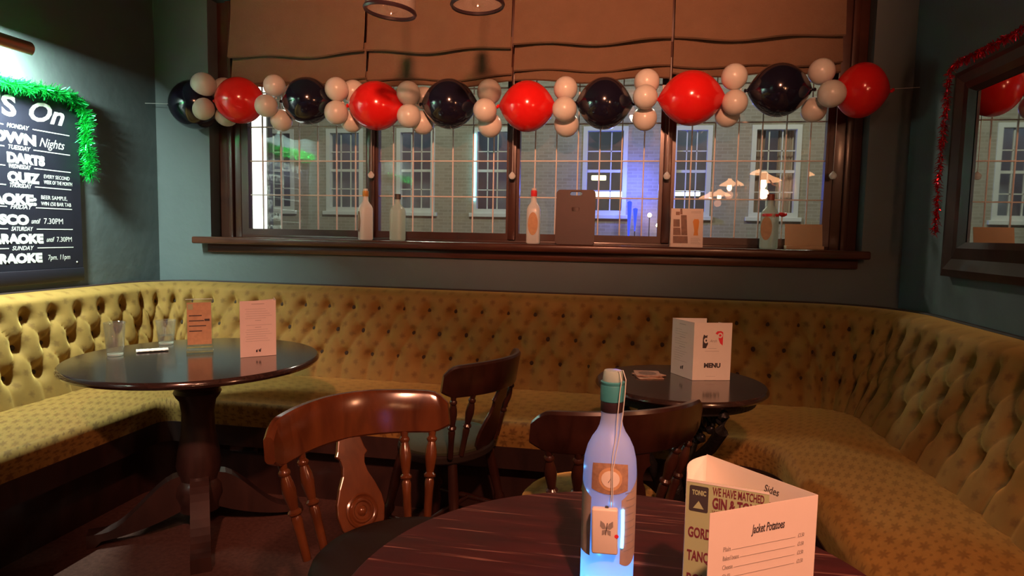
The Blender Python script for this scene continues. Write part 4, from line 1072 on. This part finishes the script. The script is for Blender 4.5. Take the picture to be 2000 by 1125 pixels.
# curved back flap
bm = bmesh.new(); fl_pts = []
for i in range(9):
    t = i/8; q = Vector(P1).lerp(Vector((.083, .835)), t)+Vector((-.010, .006))*math.sin(PI*t); fl_pts.append(q)
lo = [bm.verts.new((q.x, q.y, zt)) for q in fl_pts]; hi = [bm.verts.new((q.x, q.y, zt+zh-.001)) for q in fl_pts]
for i in range(8): bm.faces.new((lo[i], lo[i+1], hi[i+1], hi[i]))
o = obj('rear_flap', bm, 'paper_white', mf, True, True); md = o.modifiers.new('s', 'SOLIDIFY'); md.thickness = .0006
pb = panel(mf, P1, P3, zt, zt+zh, 'paper_white', 'rear_panel')
pf = panel(mf, P4, P3, zt, zt+zh, 'paper_pink', 'front_panel')
text, shape, rule = printer(pf, P4, P3, zt)
text('Jacket Potatoes', .083, zh-.032, .0145, align='CENTER', width=.048, shear=.2, bold=.0002)
for k, (s, w_) in enumerate([('Plain', .010), ('Baked beans', .022), ('Cheese', .014), ('Chilli', .011)]):
    v = zh-.047-.0105*k; text(s, .020, v, .0075, 'ink_grey', width=w_); rule(.022+w_, .124, v+.0008, .0003); text('£3.50', .128, v, .0065, 'ink_grey', width=.009)
text('All served with a salad garnish', .020, zh-.090, .0075, width=.056, shear=.25)
text('Cobs', .072, zh-.107, .0145, align='CENTER', width=.013, shear=.2, bold=.0002)
text('All cobs are served with a salad garnish', .018, zh-.118, .0065, 'ink_grey', width=.09, shear=.25); text('£3.50', .126, zh-.113, .0065, 'ink_grey', width=.009)
text('and crisps. Plain', .018, zh-.128, .0065, 'ink_grey', width=.05, shear=.25)
text, shape, rule = printer(pb, P1, P3, zt)
text('Sides', .092, zh-.020, .0135, width=.021, shear=.25)
rule(.098, .11, zh-.032, .0012)
lf = empty('leaflet', (.128, .815, zt), 0, 'green gin and tonic leaflet standing inside the front menu', 'leaflet')
GA, GB = (.0815, .826), (.176, .803)
zg = zh-.004
pg = panel(lf, GA, GB, zt, zt+zg, 'paper_green', 'card')
text, shape, rule = printer(pg, GA, GB, zt)
shape([(0, zg-.003), (.0972, zg-.003), (.0972, zg), (0, zg)], 'paper_white', 'pale_band')
text('WE HAVE MATCHED', .032, zg-.0155, .0145, 'ink_maroon', width=.060, bold=.0003)
text('GIN & TONIC', .032, zg-.0320, .0190, 'ink_maroon', width=.061, bold=.0007)
text('WITH THESE FLAVOURS', .032, zg-.0395, .0065, 'ink_maroon', width=.060)
shape(rr(.0155, zg-.0235, .0115, .0165, .002), 'ink', 'badge'); 
lettering('TONIC', pg, 'paper_green', (GA[0]+.007*.972, GA[1]-.007*.236-.0012, zt+zg-.0185), (.972, -.236, 0), (0, 0, 1), .0085, width=.017, bold=.0003)
shape([(.009, zg-.036), (.0155, zg-.026), (.022, zg-.036)], 'paper_green', 'badge_mark', .0004)
for k, s in enumerate(["GORDON'S", 'TANQUERAY', 'BOMBAY']): text(s, .004, zg-.074-.0305*k, .0185, 'ink_maroon', width=.05 if k != 1 else .058, bold=.0005)
tag(obj('wooden_token', lathe([(0, 0), (.010, 0), (.0115, .001), (.0115, .0025), (.010, .0035), (0, .0035)], 20, (.268, .905, .740)), 'card_cream'), 'small round tan token lying beside the front menu', 'token')

# ------------------------------------------------------------------ the glowing bottle
gb = empty('light_bottle', (-.017, .930, .7405), 0, 'frosted wine bottle glowing blue from fairy lights inside, on the foreground table', 'bottle')
R0 = .0385
body = [(0, .004), (.028, .002), (.035, .0), (R0, .006), (R0, .03), (R0, .165), (R0*.995, .185), (R0*.96, .200), (R0*.86, .216), (R0*.70, .229), (R0*.54, .238), (R0*.44, .247), (R0*.395, .256), (R0*.39, .285), (R0*.40, .290)]
obj('glass_body', lathe(body, 48), 'frost_blue', gb)
obj('neck_band', lathe([(.0158, .268), (.0163, .269), (.0163, .289), (.0158, .290)], 32), 'foil_dark', gb)
obj('foil_collar', lathe([(.0164, .283), (.0172, .284), (.0172, .305), (.0165, .307), (.0172, .309), (.0172, .311), (.014, .312)], 32), 'foil_teal', gb)
obj('stopper', lathe([(0, .308), (.013, .309), (.0145, .313), (.0135, .324), (.0125, .327), (0, .328)], 20), 'frost_green', gb)
def wrap(name, a0, a1, z0, z1, mat, rr_=R0+.0005, topcut=0, parent=gb, prof=None):
    """paper wrapped round the glass, angles measured from the camera side (-y), positive to the right"""
    bm = bmesh.new(); nA = 16; nZ = 6; g = []
    for i in range(nA+1):
        a = math.radians(a0+(a1-a0)*i/nA); col_ = []
        zz1 = z1(i/nA) if callable(z1) else z1; zz0 = z0(i/nA) if callable(z0) else z0
        for j in range(nZ+1):
            z = zz0+(zz1-zz0)*j/nZ; rad_ = rr_
            for (ra, za), (rb, zb_) in zip(body, body[1:]):
                if za <= z <= zb_ and zb_ > za: rad_ = ra+(rb-ra)*(z-za)/(zb_-za)+(rr_-R0)
            col_.append(bm.verts.new((rad_*math.sin(a), -rad_*math.cos(a), z)))
        g.append(col_)
    for a, b in zip(g, g[1:]):
        for j in range(nZ): bm.faces.new((a[j], b[j], b[j+1], a[j+1]))
    return obj(name, bm, mat, parent)
wrap('side_label', 28, 125, lambda t: .058-.006*math.sin(7*t), lambda t: .150+.035*min(1, t*1.3), 'label_pale')
wrap('side_label', -125, -38, lambda t: .064, lambda t: .185-.035*t, 'label_pale')
for k in range(9): wrap('script_line', 36+3*(k % 2), 74-5*(k % 3), .075+.0105*k, .0762+.0105*k, 'ink_grey', R0+.0009)
nl = wrap('neck_label', -38, 42, lambda t: .163-.004*math.sin(PI*t), lambda t: .200+.003*math.sin(PI*t), 'label_frame', R0+.0008)
def oval_on(cx, cz, rx_, rz_, mat, name, lift, par):
    bm = bmesh.new(); c_ = None; vs_ = []
    def pt(x, z):
        rad_ = R0
        for (ra, za), (rb, zb_) in zip(body, body[1:]):
            if za <= z <= zb_ and zb_ > za: rad_ = ra+(rb-ra)*(z-za)/(zb_-za)
        a = x/R0; return ((rad_+lift)*math.sin(a), -(rad_+lift)*math.cos(a), z)
    rings = [[bm.verts.new(pt(cx+rx_*k*math.cos(2*PI*i/24), cz+rz_*k*math.sin(2*PI*i/24))) for i in range(24)] for k in (.5, 1)]
    bm.faces.new(rings[0])
    for i in range(24): bm.faces.new((rings[0][i], rings[0][(i+1) % 24], rings[1][(i+1) % 24], rings[1][i]))
    return obj(name, bm, mat, par)
oval_on(.002, .181, .0165, .0165, 'label_paper', 'label_ring', .0012, nl)
oval_on(.002, .181, .0125, .012, 'plastic_cream', 'label_oval', .0016, nl)
obj('label_stroke', tube([(-.001, -R0-.0010, .176), (.005, -R0-.0002, .187)], .0006, 6), 'ink', nl)
pk = obj('battery_pack', B((-.0185, -.0525, .078), (.0175, -.0405, .143), .003, 3, Matrix.Rotation(math.radians(-1.5), 4, 'Y')), 'plastic_cream', gb)
# butterfly print on the pack
def bshape(pts, mat, name): return obj(name, extr(pts, .0003, frame_mat((-.001, -.0526, .116), (1, 0, 0), (0, 0, 1))), mat, pk, False)
for s_ in (-1, 1):
    bshape([(0, 0), (s_*.003, .007), (s_*.0085, .011), (s_*.009, .003), (s_*.005, -.001)][::s_], 'ink_grey', 'butterfly_wing')
    bshape([(0, -.001), (s_*.006, -.003), (s_*.006, -.010), (s_*.002, -.008)][::s_], 'ink_grey', 'butterfly_wing')
obj('butterfly_body', tube([(-.002, -.0527, .107), (0, -.0527, .124)], .0006, 6), 'ink', pk)
obj('small_blossom', lathe([(0, 0), (.002, .0002), (.003, 0)], 8, axis=frame_mat((.013, -.0526, .106), (1, 0, 0), (0, 0, 1))), 'ink_red', pk)
obj('pack_switch', B((-.004, -.048, .1425), (.001, -.044, .1455), .001), 'cap_dark', pk)
obj('cord', tube([(.006, -.004, .327), (.014, -.012, .330), (.0185, -.0165, .318), (.018, -.020, .300), (.016, -.021, .27), (.013, -.024, .243), (.008, -.037, .215), (.005, -.0405, .195), (.006, -.0425, .16), (.006, -.046, .145)], .0007, 6), 'line', gb)
obj('cord', tube([(.004, -.006, .327), (.010, -.014, .328), (.0125, -.0185, .316), (.011, -.021, .300), (.009, -.021, .27), (.008, -.026, .243), (.004, -.038, .215), (.003, -.0405, .195), (.004, -.0425, .16), (.003, -.046, .145)], .0007, 6), 'line', gb)
obj('light_wire', tube([(.0205, -.0345, .137), (.0212, -.0342, .11), (.0208, -.0344, .082)], .0022, 8), 'led_blue', gb)
rl = random.Random(11)
led = None
LP = [(-.034, -.012, .187), (-.029, -.022, .155), (.004, -.036, .146), (-.010, -.0345, .071), (-.033, -.012, .045), (-.027, -.020, .028), (-.030, -.015, .018), (-.016, -.030, .013), (.006, -.034, .012), (.022, -.022, .02), (-.010, -.031, .03), (.012, .01, .04), (-.005, .012, .09), (.01, .0, .15)]
for p in LP:
    if led is None:
        o = obj('fairy_light', lathe([(0, -.0018), (.0016, -.0008), (.0018, .0006), (0, .0022)], 8), 'led_blue', gb); led = o.data
    else: o = link('fairy_light', led, gb)
    o.location = p
for z, e_ in ((.020, .13), (.055, .040), (.12, .006), (.185, .004), (.235, .001)):
    lamp('bottle_light', 'POINT', (-.022, .925, .7405+z), e_, (.10, .40, 1.0), .006)
